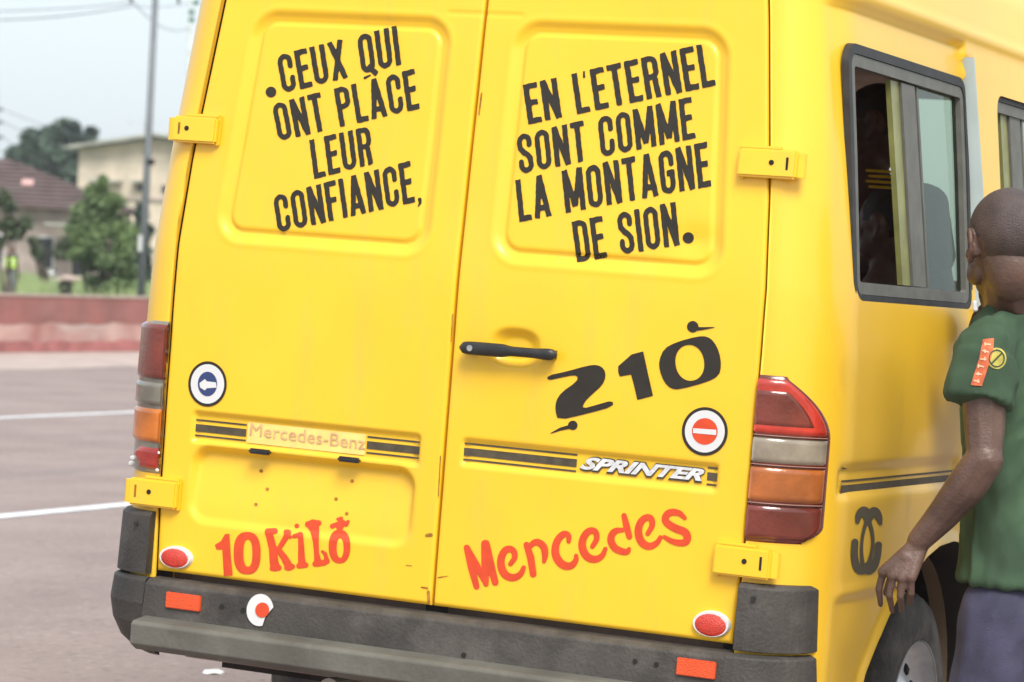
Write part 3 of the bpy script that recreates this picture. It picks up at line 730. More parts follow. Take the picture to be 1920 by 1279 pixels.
# underside seen below the bumper
bm = bmesh.new(); box(bm, (-.15, .28, .40), (.35, .10, .16), bev=.01); bobj('crossmember', bm, under_red, van)
pale_metal = mat('pale_metal', (.36, .33, .29), rough=.6)
for hx, hr_ in ((-.25, .03), (.02, .022)): bm = bmesh.new(); tube(bm, (hx, -.02, .385), (hx, .3, .40), hr_, n=16); bobj('tow_hook', bm, pale_metal, van)
bm = bmesh.new(); box(bm, (0, .35, .42), (1.5, .05, .14)); bobj('rear_valance', bm, under, van)

# --- side: stripe, emblem, windows, sliding door
def side_strip(y0, y1, z0, z1, m, off=.0016, name='side_stripe'):
    ys = np.linspace(y0, y1, 40); V = []
    for y in ys:
        for z in (z0, z1): V.append((float(wz(z)+side_h(np.array(y), np.array((z0+z1)/2)))+off, y, z))
    return obj(name, V, [(2*i, 2*i+2, 2*i+3, 2*i+1) for i in range(39)], m, van)
side_strip(.19, 1.13, .984, 1.002, grey_print); side_strip(.19, 1.13, 1.009, 1.014, grey_print); side_strip(.19, 1.13, 1.040, 1.045, grey_print)
A = (1540, 860, 3.054)
EL = [smooth_line([(208, 362, 12), (215, 320, 22), (245, 292, 26), (268, 330, 30), (268, 350, 22)]), smooth_line([(340, 372, 10), (330, 330, 22), (305, 295, 26), (280, 325, 26), (275, 350, 16)]),
      smooth_line([(262, 350, 12), (238, 430, 9), (228, 520, 9), (238, 620, 13)]), smooth_line([(272, 350, 12), (296, 430, 10), (296, 520, 9), (265, 620, 13)]),
      smooth_line([(193, 478, 20), (188, 560, 21), (205, 635, 22), (245, 640, 28), (265, 600, 10)]), smooth_line([(328, 495, 20), (322, 560, 21), (300, 625, 24), (262, 648, 24), (240, 600, 8)])]
ELp = [cp(l, *A) for l in EL]
decal('emblem', lambda X, Y: strokes_d(X, Y, ELp), (1590, 1662, 940, 1088), mat('emblem_print', (.075, .06, .03), rough=.5), van, .9, mapper=side_pts)

def ring_mesh(name, g, w0, w1, off0, off1, m, par, y0, y1, z0, z1, hoff=0.):
    """flat ring of a window frame between offsets w0 and w1 of the outline g"""
    V, F = iso(lambda Y, Z: np.maximum(g(Y, Z)-w1, w0-g(Y, Z)), y0, y1, z0, z1, .009)
    x = lambda z, o_: float(wz(z))+o_-.012+hoff
    n = len(V); P = [(x(z, off1), y, z) for y, z in V]+[(x(z, off0), y, z) for y, z in V]
    from collections import Counter
    ec = Counter()
    for f in F:
        for a, b in zip(f, f[1:]+f[:1]): ec[(a, b)] += 1
    S = [(a, b, b+n, a+n) for (a, b) in ec if (b, a) not in ec]
    return obj(name, P, [f for f in F]+S, m, par, smooth=False)
olive = mat('olive_painted_reflection', (.25, .25, .085), rough=.35, var=.3, scale=9)  # yellow reflection on the glass edge, put in as an olive base colour
def side_window(g, y0, y1, hoff, ymid, split=True):
    wn = empty('side_window'); wn.parent = van
    B = (y0-.2, min(y1+.1, 1.235) if y1 < 2 else y1+.1, 1.38, 2.09)
    ring_mesh('rubber_seal', g, -.014, .009, -.01, .007, rubber, wn, *B, hoff=hoff)
    ring_mesh('window_frame', g, -.044, -.0155, -.02, .004, alu, wn, *B, hoff=hoff)
    # pane (front half fixed, rear half slid open)
    V, F = iso(lambda Y, Z: np.maximum(g(Y, Z)+.03, ymid-.10*(Z-1.46)/.52-Y), *B, .03)
    obj('pane', [(float(wz(z))-.022+hoff, y, z) for y, z in V], F, glass, wn, smooth=False)
    def post(dy, wd, x0, m, nm):
        bm = bmesh.new(); zs = (1.485, 1.985)
        p = [(float(wz(z))+x0+hoff, ymid+dy-.10*(z-1.46)/.52, z) for z in zs]
        for k in range(2): pass
        vs = [bm.verts.new((a[0]+ox, a[1]+oy, a[2])) for a in p for ox, oy in ((0, 0), (0, wd), (-.014, wd), (-.014, 0))]
        for q in ((0, 1, 2, 3), (4, 5, 6, 7), (0, 1, 5, 4), (1, 2, 6, 5), (2, 3, 7, 6), (3, 0, 4, 7)): bm.faces.new([vs[i] for i in q])
        bobj(nm, bm, m, wn)
    post(-.068, .064, -.020, olive, 'pane_edge_reflection'); post(0, .110, -.013, alu, 'window_stile'); post(.135, .014, -.016, alu, 'window_stile')
    return wn
sw = side_window(g_win1, .228, 1.22, 0, .72); sw['label'] = 'rear quarter window slid half open'
side_window(g_win2, 1.44, 2.45, .018, 1.66)['label'] = 'window of the sliding door'
# sliding door skin, proud of the body, cut for its window
sd_ = grid_mesh('sliding_door', np.linspace(0, 1, 110), np.arange(.64, 2.12, .0125),
                lambda u, z: np.stack([wz(z)+.022+.0*u+.0008*np.sin(u*9+z*5)-.016*np.exp(-((z-1.02)/.035)**4)*0, SD_Y(z)+u*(2.62-SD_Y(z)), z+0*u], -1), yellow_side, van,
                [lambda u, z: g_win2(SD_Y(z)+u*(2.62-SD_Y(z)), z), lambda u, z: g_arch(SD_Y(z)+u*(2.62-SD_Y(z)), z)])
zz = np.arange(.84, 2.09, .02); V = []
for z in zz:
    y = float(SD_Y(z)); x = float(wz(z)); V += [(x+.0225, y, z), (x-.01, y, z), (x+.0225, y+.03, z)]
obj('door_edge_trim', [V[i] for i in range(len(V))], [(3*i, 3*i+1, 3*i+4, 3*i+3) for i in range(len(zz)-1)], yellow_side, van)
V = []
zz = np.arange(1.44, 2.115, .02)
for z in zz:
    y = float(SD_Y(z)); x = float(wz(z)); k_ = float(np.clip((2.06-z)/.45, 0, 1)); V += [(x-.012, y-.004-.018*k_, z), (x+.022, y-.006, z), (x+.0235, y+.003+.010*k_, z)]
obj('door_seal', V, [f for i in range(len(zz)-1) for f in ((3*i, 3*i+1, 3*i+4, 3*i+3), (3*i+1, 3*i+2, 3*i+5, 3*i+4))], pale_trim, van)

# --- wheels
def wheel(xo, yc, zc_, sg):
    wh = empty('wheel'); wh.parent = van
    prof = [(0, .212), (.004, .240), (-.004, .29), (-.018, .325), (-.032, .338), (-.19, .338), (-.205, .325), (-.215, .29), (-.21, .20)]
    N = 72; V = []; F = []
    for k in range(N):
        a = 2*math.pi*k/N
        for dx, r in prof:
            rr = r-(.006 if (k % 3 == 0 and r > .33) else 0); V.append((sg*(xo+dx), yc+rr*math.cos(a), zc_+rr*math.sin(a)))
    n = len(prof)
    for k in range(N):
        for i in range(n-1): a = k*n+i; b = ((k+1) % N)*n+i; F.append((a, a+1, b+1, b))
    obj('tyre', V, F, tyre_m, wh)
    prof = [(.004, .215), (-.012, .210), (-.030, .203), (-.050, .185), (-.050, .120), (-.020, .085), (-.012, .06), (-.012, .0)]
    N = 48; V = []; F = []
    for k in range(N):
        a = 2*math.pi*k/N
        for dx, r in prof: V.append((sg*(xo+dx), yc+r*math.cos(a), zc_+r*math.sin(a)))
    n = len(prof)
    for k in range(N):
        for i in range(n-1): a = k*n+i; b = ((k+1) % N)*n+i; F.append((a, a+1, b+1, b))
    obj('rim', V, F, rim_m, wh)
    if sg < 0 or yc > 2: return wh
    for k in range(12):
        bm = bmesh.new(); a = 2*math.pi*k/12; M3 = Matrix.Rotation(a, 3, 'X')
        c = Vector((sg*(xo-.050), 0, 0))+M3 @ Vector((0, 0, .146)); box(bm, (c.x, yc+c.y, zc_+c.z), (.012, .038, .024), rot=M3, bev=.004)
        bobj('rim_slot', bm, dark, wh)
    for k in range(6):
        bm = bmesh.new(); a = 2*math.pi*k/6; tube(bm, (sg*(xo-.020), yc+.085*math.cos(a), zc_+.085*math.sin(a)), (sg*(xo+.004), yc+.085*math.cos(a), zc_+.085*math.sin(a)), .012, n=6)
        bobj('wheel_nut', bm, metal_m, wh)
    return wh
for wx, wy in ((1, 1.14), (1, 3.95), (-1, 1.14), (-1, 3.95)):      # each wheel stands on the level ground
    q = VAN_M @ Vector((wx*.79, wy, 0)); wheel(.885, wy, .340-q.z, wx)
# inside of the arch
V = []; zz = [(p[0], p[1]) for p in ARCH if p[1] > .35]; n = len(zz)
for y, z in zz: V += [(.94, y, z+.004), (.55, y, z+.004)]
obj('wheel_housing', V, [(2*i, 2*i+1, 2*i+3, 2*i+2) for i in range(n-1)], under, van)
bm = bmesh.new(); box(bm, (.545, 1.05, .6), (.02, 1.6, .6)); bobj('wheel_housing', bm, under, van)
V = [];  # pale guard strip inside the front of the arch
for i in range(14):
    a = R(-10+8*i); V += [(.845, 1.16+.42*math.cos(a), .37+.42*math.sin(a)), (.80, 1.16+.425*math.cos(a), .37+.425*math.sin(a))]
obj('arch_guard', V, [(2*i, 2*i+1, 2*i+3, 2*i+2) for i in range(13)], mat('dusty_guard', (.30, .22, .14), rough=.8), van)

# --- seats and yellow cabin bars seen through the open window
def seat(x, y, m):
    s = empty('passenger_seat'); s.parent = van
    bm = bmesh.new(); box(bm, (x, y, .92), (.42, .42, .12), bev=.03); bobj('seat_cushion', bm, m, s)
    bm = bmesh.new(); box(bm, (x, y-.20, 1.22), (.42, .10, .60), rot=Matrix.Rotation(R(8), 3, 'X'), bev=.03); bobj('backrest', bm, m, s)
seatm = mat('worn_brown_seat', (.10, .05, .035), rough=.8, var=.4)
for y in (.75, 1.6, 2.4):
    for x in (-.6, -.15, .55): seat(x, y, seatm)
bm = bmesh.new()
bm.free()
for k in range(4):
    q = VAN_M.inverted() @ at(1662, 322+10*k, 7.98); bm = bmesh.new(); box(bm, q, (.11-.015*(k % 2), .02, .007), bev=.002); bobj('seat_rail', bm, yellow_side, van)
for y in (1.15, 2.5): 
    bm = bmesh.new(); box(bm, (-.88, y, 1.72), (.05, .16, .56)); bobj('window_pillar', bm, yellow, van)
# ------------------------------------------------------------------ PEOPLE
def remesh(name, bm, m, parent, voxel, smooth=4, fold=0., fscale=6., seed=0.):
    me = bpy.data.meshes.new(name); bm.to_mesh(me); bm.free()
    o = bpy.data.objects.new(name, me); COL.objects.link(o)
    r = o.modifiers.new('r', 'REMESH'); r.mode = 'VOXEL'; r.voxel_size = voxel; r.use_smooth_shade = True
    s_ = o.modifiers.new('s', 'SMOOTH'); s_.factor = .5; s_.iterations = smooth
    bpy.context.view_layer.update()
    e = o.evaluated_get(bpy.context.evaluated_depsgraph_get()); m2 = bpy.data.meshes.new_from_object(e)
    o.modifiers.clear(); o.data = m2; bpy.data.meshes.remove(me)
    m2.materials.clear(); m2.materials.append(m); m2.polygons.foreach_set('use_smooth', [True]*len(m2.polygons))
    if fold:
        N = [v.normal.copy() for v in m2.vertices]
        for v, nn in zip(m2.vertices, N):
            p = Vector((v.co.x*fscale+seed, v.co.y*fscale, v.co.z*fscale*.55))
            a = 1-2*abs(mnoise.noise(p+mnoise.noise_vector(p*.7)*.8)); b = mnoise.noise(p*2.6)
            v.co += nn*fold*(a*.75+b*.35)
    m2.update(); o.parent = parent; return o
ch = Vector((W3[0][2], W3[1][2], 0)); ch = -ch.normalized()      # camera forward, level
cl = Vector((-ch.y, ch.x, 0))                                     # camera left, level
UP = Vector((0, 0, 1))
skin = mat('dark_brown_skin', (.112, .064, .048), rough=.42, var=.34, scale=11, bump=.2, bscale=160)
hairm = mat('cropped_black_hair', (.066, .046, .042), rough=.55, var=.28, scale=25, bump=.4, bscale=300)
green = mat('green_cotton', (.044, .088, .046), rough=.9, var=.35, scale=5, bump=.25, bscale=500)
purple = mat('faded_purple_denim', (.062, .060, .108), rough=.9, var=.35, scale=9, bump=.3, bscale=300)

def head(bm, H, yaw, s=1., pitch=0.):
    """adds skull, jaw, nose, lips, brow, ears; returns facing axes"""
    F = (math.cos(yaw)*ch+math.sin(yaw)*cl); F = (F*math.cos(pitch)+UP*math.sin(pitch)).normalized(); L = UP.cross(F).normalized(); U = F.cross(L)
    M = Matrix((F, L, U)).transposed()
    e = lambda f, l, u, a, b, c: ball(bm, H+(F*f+L*l+U*u)*s, 1, 3, (a*s, b*s, c*s), rot=M)
    e(-.012, 0, .030, .098, .076, .088); e(-.030, 0, -.040, .062, .058, .075); e(.018, 0, -.030, .070, .062, .075); e(.045, 0, -.075, .042, .042, .032)
    e(.068, 0, .028, .022, .050, .018); e(.092, 0, -.016, .020, .013, .015); e(.082, 0, .004, .014, .010, .025)
    e(.078, 0, -.045, .017, .024, .010); e(.078, 0, -.056, .016, .022, .009); e(.078, 0, -.084, .017, .020, .014)
    for k in (-1, 1):
        e(.062, k*.040, -.015, .022, .020, .018); e(.030, k*.052, -.055, .035, .014, .026)
        q = lambda f, u, o=.0: H+(F*f+L*k*(.076+o)+U*u)*s
        pts = [q(.008, .006), q(.006, .022, .004), q(-.006, .030, .008), q(-.020, .024, .012), q(-.025, .006, .012), q(-.020, -.012, .009), q(-.008, -.026, .005), q(.002, -.030, .002)]
        for a_, b_ in zip(pts[:-1], pts[1:]): capsule(bm, a_, .0055*s, b_, .0050*s, 1)
        capsule(bm, q(-.002, .016, .0), .006*s, q(-.012, -.008, .001), .007*s, 1); ball(bm, q(-.001, -.031, .002), .0075*s, 2); capsule(bm, q(-.012, .018, -.004), .012*s, q(-.010, -.016, -.006), .012*s, 1)
    return F, L, U, M
def hair_cap(name, H, ax, s, m, parent, low=-.062):
    F, L, U, M = ax; bm = bmesh.new(); ball(bm, H+(F*-.013+U*.030)*s, 1, 4, (.0990*s, .0775*s, .0895*s), rot=M)
    kill = [v for v in bm.verts if ((v.co-H).dot(F) > .055*s and (v.co-H).dot(U) < .085*s) or (v.co-H).dot(U) < (low+.022*mnoise.noise(v.co*45))*s or (abs((v.co-H).dot(L)) > .055*s and (v.co-H).dot(U) < .012*s and (v.co-H).dot(F) > -.035*s)]
    bmesh.ops.delete(bm, geom=kill, context='VERTS')
    return bobj(name, bm, m, parent, smooth=True)

# the man in the green shirt, nearest the camera
dm = 7.0
man_base = at(1900, 900, 7.15); man_base.z = 0
man = empty('person', label='man in green T-shirt and purple trousers with his back to the camera', cat='person')
bm = bmesh.new()
H = at(1886, 462, 7.04); ax = head(bm, H, R(15), 1.13, pitch=-.06)
nb = at(1906, 612, 7.13)
capsule(bm, H+ax[0]*-.030-UP*.035, .070, nb, .074); capsule(bm, nb+UP*.03, .06, nb-UP*.10, .085)
sh, el, wr = at(1842, 672, 6.97), at(1846, 862, 6.93), at(1724, 1014, 7.03)
capsule(bm, sh, .056, at(1846, 740, 6.955), .052); capsule(bm, at(1846, 730, 6.955), .053, at(1846, 800, 6.945), .047); capsule(bm, at(1846, 800, 6.945), .047, el, .040)
mid = at(1812, 912, 6.96); capsule(bm, el, .045, mid, .047); capsule(bm, mid, .047, at(1768, 966, 7.0), .038); capsule(bm, at(1768, 966, 7.0), .038, wr, .029)
# hand: palm, four unequal curled fingers, thumb from the side of the palm
kn = [at(1656, 1072, 7.04), at(1673, 1080, 7.025), at(1691, 1084, 7.015), at(1708, 1083, 7.01)]
for k, p in enumerate(kn): capsule(bm, wr.lerp(at(1712+4*k, 1030, 7.03), .8), .021, p, .0140)
capsule(bm, at(1700, 1046, 7.03), .023, at(1688, 1068, 7.035), .020)
tips = [((1648, 1104, 7.05), (1651, 1134, 7.07)), ((1667, 1116, 7.03), (1673, 1146, 7.065)), ((1688, 1118, 7.02), (1691, 1144, 7.06)), ((1708, 1112, 7.02), (1706, 1132, 7.055))]
for p, (a, b) in zip(kn, tips):
    a, b = at(*a), at(*b); ball(bm, p, .0138, 1); capsule(bm, p, .0112, a, .0096, 1); ball(bm, a, .0106, 1); capsule(bm, a, .0096, b, .0075, 1)
capsule(bm, at(1700, 1045, 7.06), .016, at(1672, 1080, 7.085), .0115, 1); capsule(bm, at(1672, 1080, 7.085), .0115, at(1661, 1112, 7.09), .009, 1)
# right arm, in front of him and out of the picture; lower legs and feet
sR = sh+(nb-sh)*2; sR.z = sh.z; wst = at(1915, 1070, 7.15)
eR = sR-UP*.27-cl*.04; wR = eR-UP*.23-cl*.02+ch*.06; capsule(bm, sR, .055, eR, .042); capsule(bm, eR, .042, wR, .028); hR = wR-UP*.05
capsule(bm, wR, .024, hR, .034)
for k in range(4): capsule(bm, hR+ch*(.03-.02*k), .010, hR+ch*(.03-.02*k)-UP*.085, .008, 1)
capsule(bm, wR+ch*.02-UP*.03, .011, hR+ch*.06-UP*.03, .009, 1)
Fb = (math.cos(R(58))*ch+math.sin(R(58))*cl); Lb = UP.cross(Fb)
hip = [Vector((wst.x, wst.y, .84))+Lb*k*.09 for k in (1, -1)]; foot = [Vector((wst.x, wst.y, .0))+Lb*k*.12+Fb*(.05*k) for k in (1, -1)]
capsule(bm, nb-UP*.1, .09, Vector((wst.x, wst.y, .9)), .10)
for a, b in zip(hip, foot):
    kn_ = a.lerp(b, .5)+Fb*.03; capsule(bm, a, .075, kn_, .052); capsule(bm, kn_, .05, b+UP*.09, .035); capsule(bm, b+UP*.035-Fb*.06, .033, b+UP*.03+Fb*.13, .028)
body_o = remesh('body', bm, skin, man, .0036, 3, fold=.0006, fscale=22.)
hair_cap('hair', H, ax, 1.13, hairm, man)
# T-shirt
bm = bmesh.new()
chest = at(1918, 735, 7.17); belly = at(1917, 925, 7.16); hem = at(1916, 1088, 7.15)
def tor(p, a, b, c): ball(bm, p, 1, 3, (a, b, c), rot=Matrix((Fb, Lb, UP)).transposed())
tor(at(1908, 668, 7.15), .098, .185, .105); tor(chest, .125, .185, .16)
def ring_solid(rings):
    """rings: (centre, half depth, half width) from top to bottom -> closed solid"""
    vs = []
    for c, a, b in rings: vs.append([bm.verts.new(c+Fb*a*math.cos(t)+Lb*b*math.sin(t)) for t in [2*math.pi*k/28 for k in range(28)]])
    for p, q in zip(vs[:-1], vs[1:]):
        for k in range(28): bm.faces.new((p[k], p[(k+1) % 28], q[(k+1) % 28], q[k]))
    bm.faces.new(vs[0]); bm.faces.new(vs[-1][::-1])
ring_solid([(at(1914, 670, 7.15), .105, .16), (chest, .128, .178), (belly, .122, .165), (at(1916, 1020, 7.155), .130, .172), (hem, .140, .182)])
capsule(bm, at(1896, 606, 7.12), .070, at(1856, 650, 6.99), .060)
capsule(bm, at(1850, 655, 6.975), .066, at(1846, 690, 6.965), .066)
capsule(bm, nb+(nb-at(1896, 606, 7.12)), .07, sR, .064)
def cone(p0, r0, p1, r1, n=24): tube(bm, p0, p1, r0, r1, n)
cone(at(1850, 668, 6.97), .068, at(1835, 752, 6.95), .074); cone(sR+UP*.02, .066, sR-UP*.13, .074)
shirt = remesh('t_shirt', bm, green, man, .0055, 3, fold=.015, fscale=12., seed=3.)
# collar band
bm = bmesh.new()
for k in range(20):
    a = 2*math.pi*k/20; b = 2*math.pi*(k+1)/20; f = lambda t: nb+UP*(.012+.012*math.cos(t+math.pi))+Fb*.070*math.cos(t)+Lb*.074*math.sin(t)
    capsule(bm, f(a), .0075, f(b), .0075, 1)
bobj('collar', bm, green, man, smooth=True)
# trousers
bm = bmesh.new()
ring_solid([(Vector((wst.x, wst.y, .90)), .09, .13), (Vector((wst.x, wst.y, .80)), .105, .145), (Vector((wst.x, wst.y, .72)), .12, .165)])
for a, b in zip(hip, foot):
    kn_ = a.lerp(b, .5)+Fb*.03; capsule(bm, a-UP*.10, .098, kn_, .078); cone(kn_, .078, b+UP*.06, .066)
remesh('trousers', bm, purple, man, .0085, 3, fold=.011, fscale=7., seed=9.)
# shoes
for b in foot:
    bm = bmesh.new(); capsule(bm, b+UP*.04-Fb*.07, .042, b+UP*.035+Fb*.15, .036); 
    for v in bm.verts: v.co.z = max(v.co.z, .002)
    bobj('shoe', bm, dark, man, smooth=True)
# sleeve print: orange lettered bar and round yellow badge, laid on the cloth
from mathutils.bvhtree import BVHTree
bvh = BVHTree.FromObject(shirt, bpy.context.evaluated_depsgraph_get())
def cloth_pts(P, off):
    out = []
    for px, py in P:
        o_, d_ = ray_w(px, py); h_ = bvh.ray_cast(o_, d_.normalized())
        out.append(h_[0]-d_.normalized()*off if h_[0] else at(px, py, 6.93))
    return np.array(out)
orange_c = mat('orange_print', (.62, .14, .055), rough=.85, var=.4, scale=40); yell_c = mat('yellow_badge_print', (.50, .42, .08), rough=.7, var=.3, scale=60); pale_c = mat('pale_print', (.80, .45, .28), rough=.7)
decal('sleeve_print', lambda X, Y: poly_d(X, Y, [(1843, 636), (1864, 634), (1862, 660), (1841, 724), (1820, 722), (1836, 672)]), (1816, 1868, 630, 728), orange_c, man, 1.3, mapper=cloth_pts, off=.003)
for k in range(6):
    x, y = 1852-4.2*k, 645+14.*k
    decal('sleeve_letter', lambda X, Y: np.minimum(butt_d(X, Y, (x-6, y-(k % 2)*2), (x+6, y+1), 1.4), butt_d(X, Y, (x-5+4*(k % 3), y-4), (x-5+4*(k % 3), y+3), 1.3)), (x-8, x+8, y-6, y+6), pale_c, man, 1., mapper=cloth_pts, off=.0045)
decal('sleeve_badge', lambda X, Y: ell_d(X, Y, (1869, 672), 18, 20), (1848, 1890, 650, 694), yell_c, man, 1.3, mapper=cloth_pts, off=.0025)
decal('sleeve_badge_ring', lambda X, Y: np.minimum(abs(ell_d(X, Y, (1869, 672), 14, 15.5))-1.2, np.maximum(abs((X-1869)*.7+(Y-672)*.7)-1.5, ell_d(X, Y, (1869, 672), 13, 15))), (1850, 1888, 652, 692), green, man, 1., mapper=cloth_pts, off=.004)
bm = bmesh.new(); capsule(bm, at(1828, 568, 7.03), .0065, at(1829, 580, 7.03), .0065, 2); bobj('earphone', bm, white_print, man, smooth=True)

# helper for simpler figures
def figure(label, joints, H, yaw, sk, top, bot, s=1., hs=1., voxel=.009, group=None, sleeves=True, hair=True):
    """joints: neck, lsh, lel, lwr, rsh, rel, rwr, hip, lkn, lft, rkn, rft"""
    p = empty('person', label=label, cat='person', group=group); J = joints
    bm = bmesh.new(); a_ = head(bm, H, yaw, hs)
    capsule(bm, H-UP*.06*hs, .052*s, J['neck'], .058*s); capsule(bm, J['neck'], .075*s, J['hip'], .11*s)
    for k in 'lr':
        capsule(bm, J[k+'sh'], .05*s, J[k+'el'], .040*s); capsule(bm, J[k+'el'], .04*s, J[k+'wr'], .026*s)
        d_ = (J[k+'wr']-J[k+'el']).normalized(); q = J[k+'wr']+d_*.06*s; capsule(bm, J[k+'wr'], .024*s, q, .030*s)
        sd2 = d_.cross(UP) if abs(d_.z) < .9 else d_.cross(ch); sd2.normalize()
        for i in range(4): capsule(bm, q+sd2*(.024-.016*i)*s, .009*s, q+sd2*(.027-.018*i)*s+d_*(.07-.008*abs(i-1.3))*s, .007*s, 1)
        capsule(bm, J[k+'wr']+sd2*.02*s, .011*s, J[k+'wr']+sd2*.055*s+d_*.05*s, .008*s, 1)
        capsule(bm, J['hip'], .085*s, J[k+'kn'], .055*s); capsule(bm, J[k+'kn'], .052*s, J[k+'ft']+UP*.07*s, .035*s)
    remesh('body', bm, sk, p, voxel, 2)
    if hair: hair_cap('hair', H, a_, hs, hairm, p)
    bm = bmesh.new()
    mid_ = J['neck'].lerp(J['hip'], .45)
    capsule(bm, J['lsh'], .066*s, J['rsh'], .066*s); capsule(bm, J['lsh'].lerp(J['rsh'], .3), .09*s, J['hip'].lerp(J['lsh'], .12), .105*s); capsule(bm, J['lsh'].lerp(J['rsh'], .7), .09*s, J['hip'].lerp(J['rsh'], .12), .105*s)
    if sleeves:
        for k in 'lr': capsule(bm, J[k+'sh'], .064*s, J[k+'sh'].lerp(J[k+'el'], .55), .058*s)
    remesh('shirt', bm, top, p, voxel*1.2, 2, fold=.004*s, fscale=9)
    bm = bmesh.new()
    for k in 'lr':
        capsule(bm, J['hip']-UP*.0, .112*s, J[k+'kn'], .075*s); capsule(bm, J[k+'kn'], .072*s, J[k+'ft']+UP*.08*s, .055*s)
    remesh('trousers', bm, bot, p, voxel*1.4, 2, fold=.004*s, fscale=8)
    for k in 'lr':
        bm = bmesh.new(); capsule(bm, J[k+'ft']+UP*.04, .04*s, J[k+'ft']+UP*.035+a_[0]*.14*s-UP*a_[0].z*.14*s, .034*s); bobj('shoe', bm, dark, p, smooth=True)
    return p
def stand(c, yaw, hgt, arms=None):
    """joints of a standing person whose feet are at c"""
    F = math.cos(yaw)*ch+math.sin(yaw)*cl; L = UP.cross(F); s = hgt/1.75; z = lambda q: Vector((c.x, c.y, c.z+q*s))
    J = dict(neck=z(1.46), hip=z(.93), lsh=z(1.40)+L*.17*s, rsh=z(1.40)-L*.17*s, lkn=z(.5)+L*.09*s+F*.03, rkn=z(.5)-L*.09*s+F*.03, lft=z(0)+L*.11*s, rft=z(0)-L*.11*s)
    J['lel'] = J['lsh']-UP*.28*s+L*.05*s-F*.02; J['rel'] = J['rsh']-UP*.28*s-L*.05*s-F*.02
    J['lwr'] = J['lel']-UP*.24*s+F*.08*s; J['rwr'] = J['rel']-UP*.24*s+F*.08*s
    return J, z(1.63)
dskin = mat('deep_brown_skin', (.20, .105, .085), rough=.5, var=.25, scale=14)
# someone turned side-on behind the man: only a bent elbow shows past his shoulder
c = at(1918, 900, 7.75); c.z = 0
J, Hh = stand(c, R(-95), 1.60)
J['rel'] = at(1812, 655, 7.62); J['rsh'] = at(1900, 620, 7.68); J['lsh'] = J['rsh']+ch*.30; J['rwr'] = at(1900, 740, 7.60); Hh = at(1900, 520, 7.75)
J['neck'] = at(1905, 585, 7.75); J['lel'] = J['lsh']-UP*.25-cl*.05; J['lwr'] = J['lel']-cl*.2
figure('person hidden behind the man in green, only a bare bent elbow showing', J, Hh, R(-95), mat('brown_skin', (.105, .060, .050), rough=.5, var=.3, scale=9), mat('dull_brown_top', (.085, .050, .045), rough=.8), purple, .92, .95, sleeves=False)
# two passengers behind the open quarter window
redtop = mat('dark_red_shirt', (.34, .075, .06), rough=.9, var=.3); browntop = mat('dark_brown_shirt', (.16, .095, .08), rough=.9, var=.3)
def seated(H, yaw, lean, fl):
    F = math.cos(yaw)*ch+math.sin(yaw)*cl; L = UP.cross(F)
    nk = H-UP*.17-F*.03-F*lean*.3; hp = Vector((nk.x, nk.y, 0))-F*(.05+lean); hp.z = nk.z-.50
    hp.z = max(hp.z, 1.0); J = dict(neck=nk, hip=hp, lsh=nk-UP*.05+L*.17, rsh=nk-UP*.05-L*.17)
    for k, g in (('l', 1), ('r', -1)):
        J[k+'el'] = J[k+'sh']-UP*.25+L*.04*g+F*.06; J[k+'wr'] = J[k+'el']+F*.2+UP*.03; J[k+'kn'] = hp+F*.40+L*.10*g; J[k+'ft'] = Vector((J[k+'kn'].x, J[k+'kn'].y, max(.90, J[k+'kn'].z-.45)))
    return J
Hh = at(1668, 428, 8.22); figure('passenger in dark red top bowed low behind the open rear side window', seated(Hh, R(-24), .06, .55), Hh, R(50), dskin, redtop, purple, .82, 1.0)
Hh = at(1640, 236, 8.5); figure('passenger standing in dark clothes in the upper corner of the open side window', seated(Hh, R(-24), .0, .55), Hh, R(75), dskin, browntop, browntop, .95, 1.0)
# ------------------------------------------------------------------ GROUND, ROAD, WALL AND WHAT STANDS BEHIND IT
asphalt = mat('dusty_asphalt', (.275, .212, .192), rough=.88, var=.16, scale=.9, bump=.6, bscale=70, col2=(.235, .178, .162))
dirt_layer(asphalt, (.34, .275, .25), 1.7, .45, .75, (1, .6, 1), 4., .6); dirt_layer(asphalt, (.10, .08, .075), 22, .54, .72, (1, 1, 1), 2., .7)
dirt_layer(asphalt, (.42, .35, .32), 28, .56, .70, (1, 1, 1), 9., .7); dirt_layer(asphalt, (.15, .125, .12), .55, .52, .7, (3, .4, 1), 6., .35)
sand = mat('pale_sand_verge', (.44, .35, .31), rough=.95, var=.2, scale=2, bump=.3, bscale=30)
linep = mat('worn_white_line', (.74, .75, .76), rough=.7, var=.2, scale=8); dirt_layer(linep, (.30, .27, .26), 14, .58, .7, (1, 1, 1), 1., .8)
earth = mat('grassy_earth', (.12, .16, .06), rough=.95, var=.4, scale=.8, col2=(.16, .15, .09))
wall_m = mat('painted_wall_concrete', (.46, .30, .26), rough=.9, var=.35, scale=1.3, bump=.3, bscale=20, col2=(.36, .16, .14))
dirt_layer(wall_m, (.50, .42, .38), 1.1, .45, .62, (1, .35, 2), 3., .9)
red_band = mat('faded_red_band', (.29, .115, .10), rough=.9, var=.25, scale=1.5, col2=(.24, .105, .09)); dirt_layer(red_band, (.32, .17, .15), 3, .5, .8, (1, .4, 1), 3., .6)
def sheet(name, x0, x1, y0, y1, z, m, n=1, kind='structure'):
    ys = np.linspace(y0, y1, n+1); V = [(x, y, z) for y in ys for x in (x0, x1)]
    return tag(obj(name, V, [(2*i, 2*i+1, 2*i+3, 2*i+2) for i in range(n)], m, smooth=False), kind=kind)
sheet('ground', -1600, 1600, -1600, 1600, -.02, earth)
sheet('road', -18.5, 9.0, -200, 700, 0., asphalt)
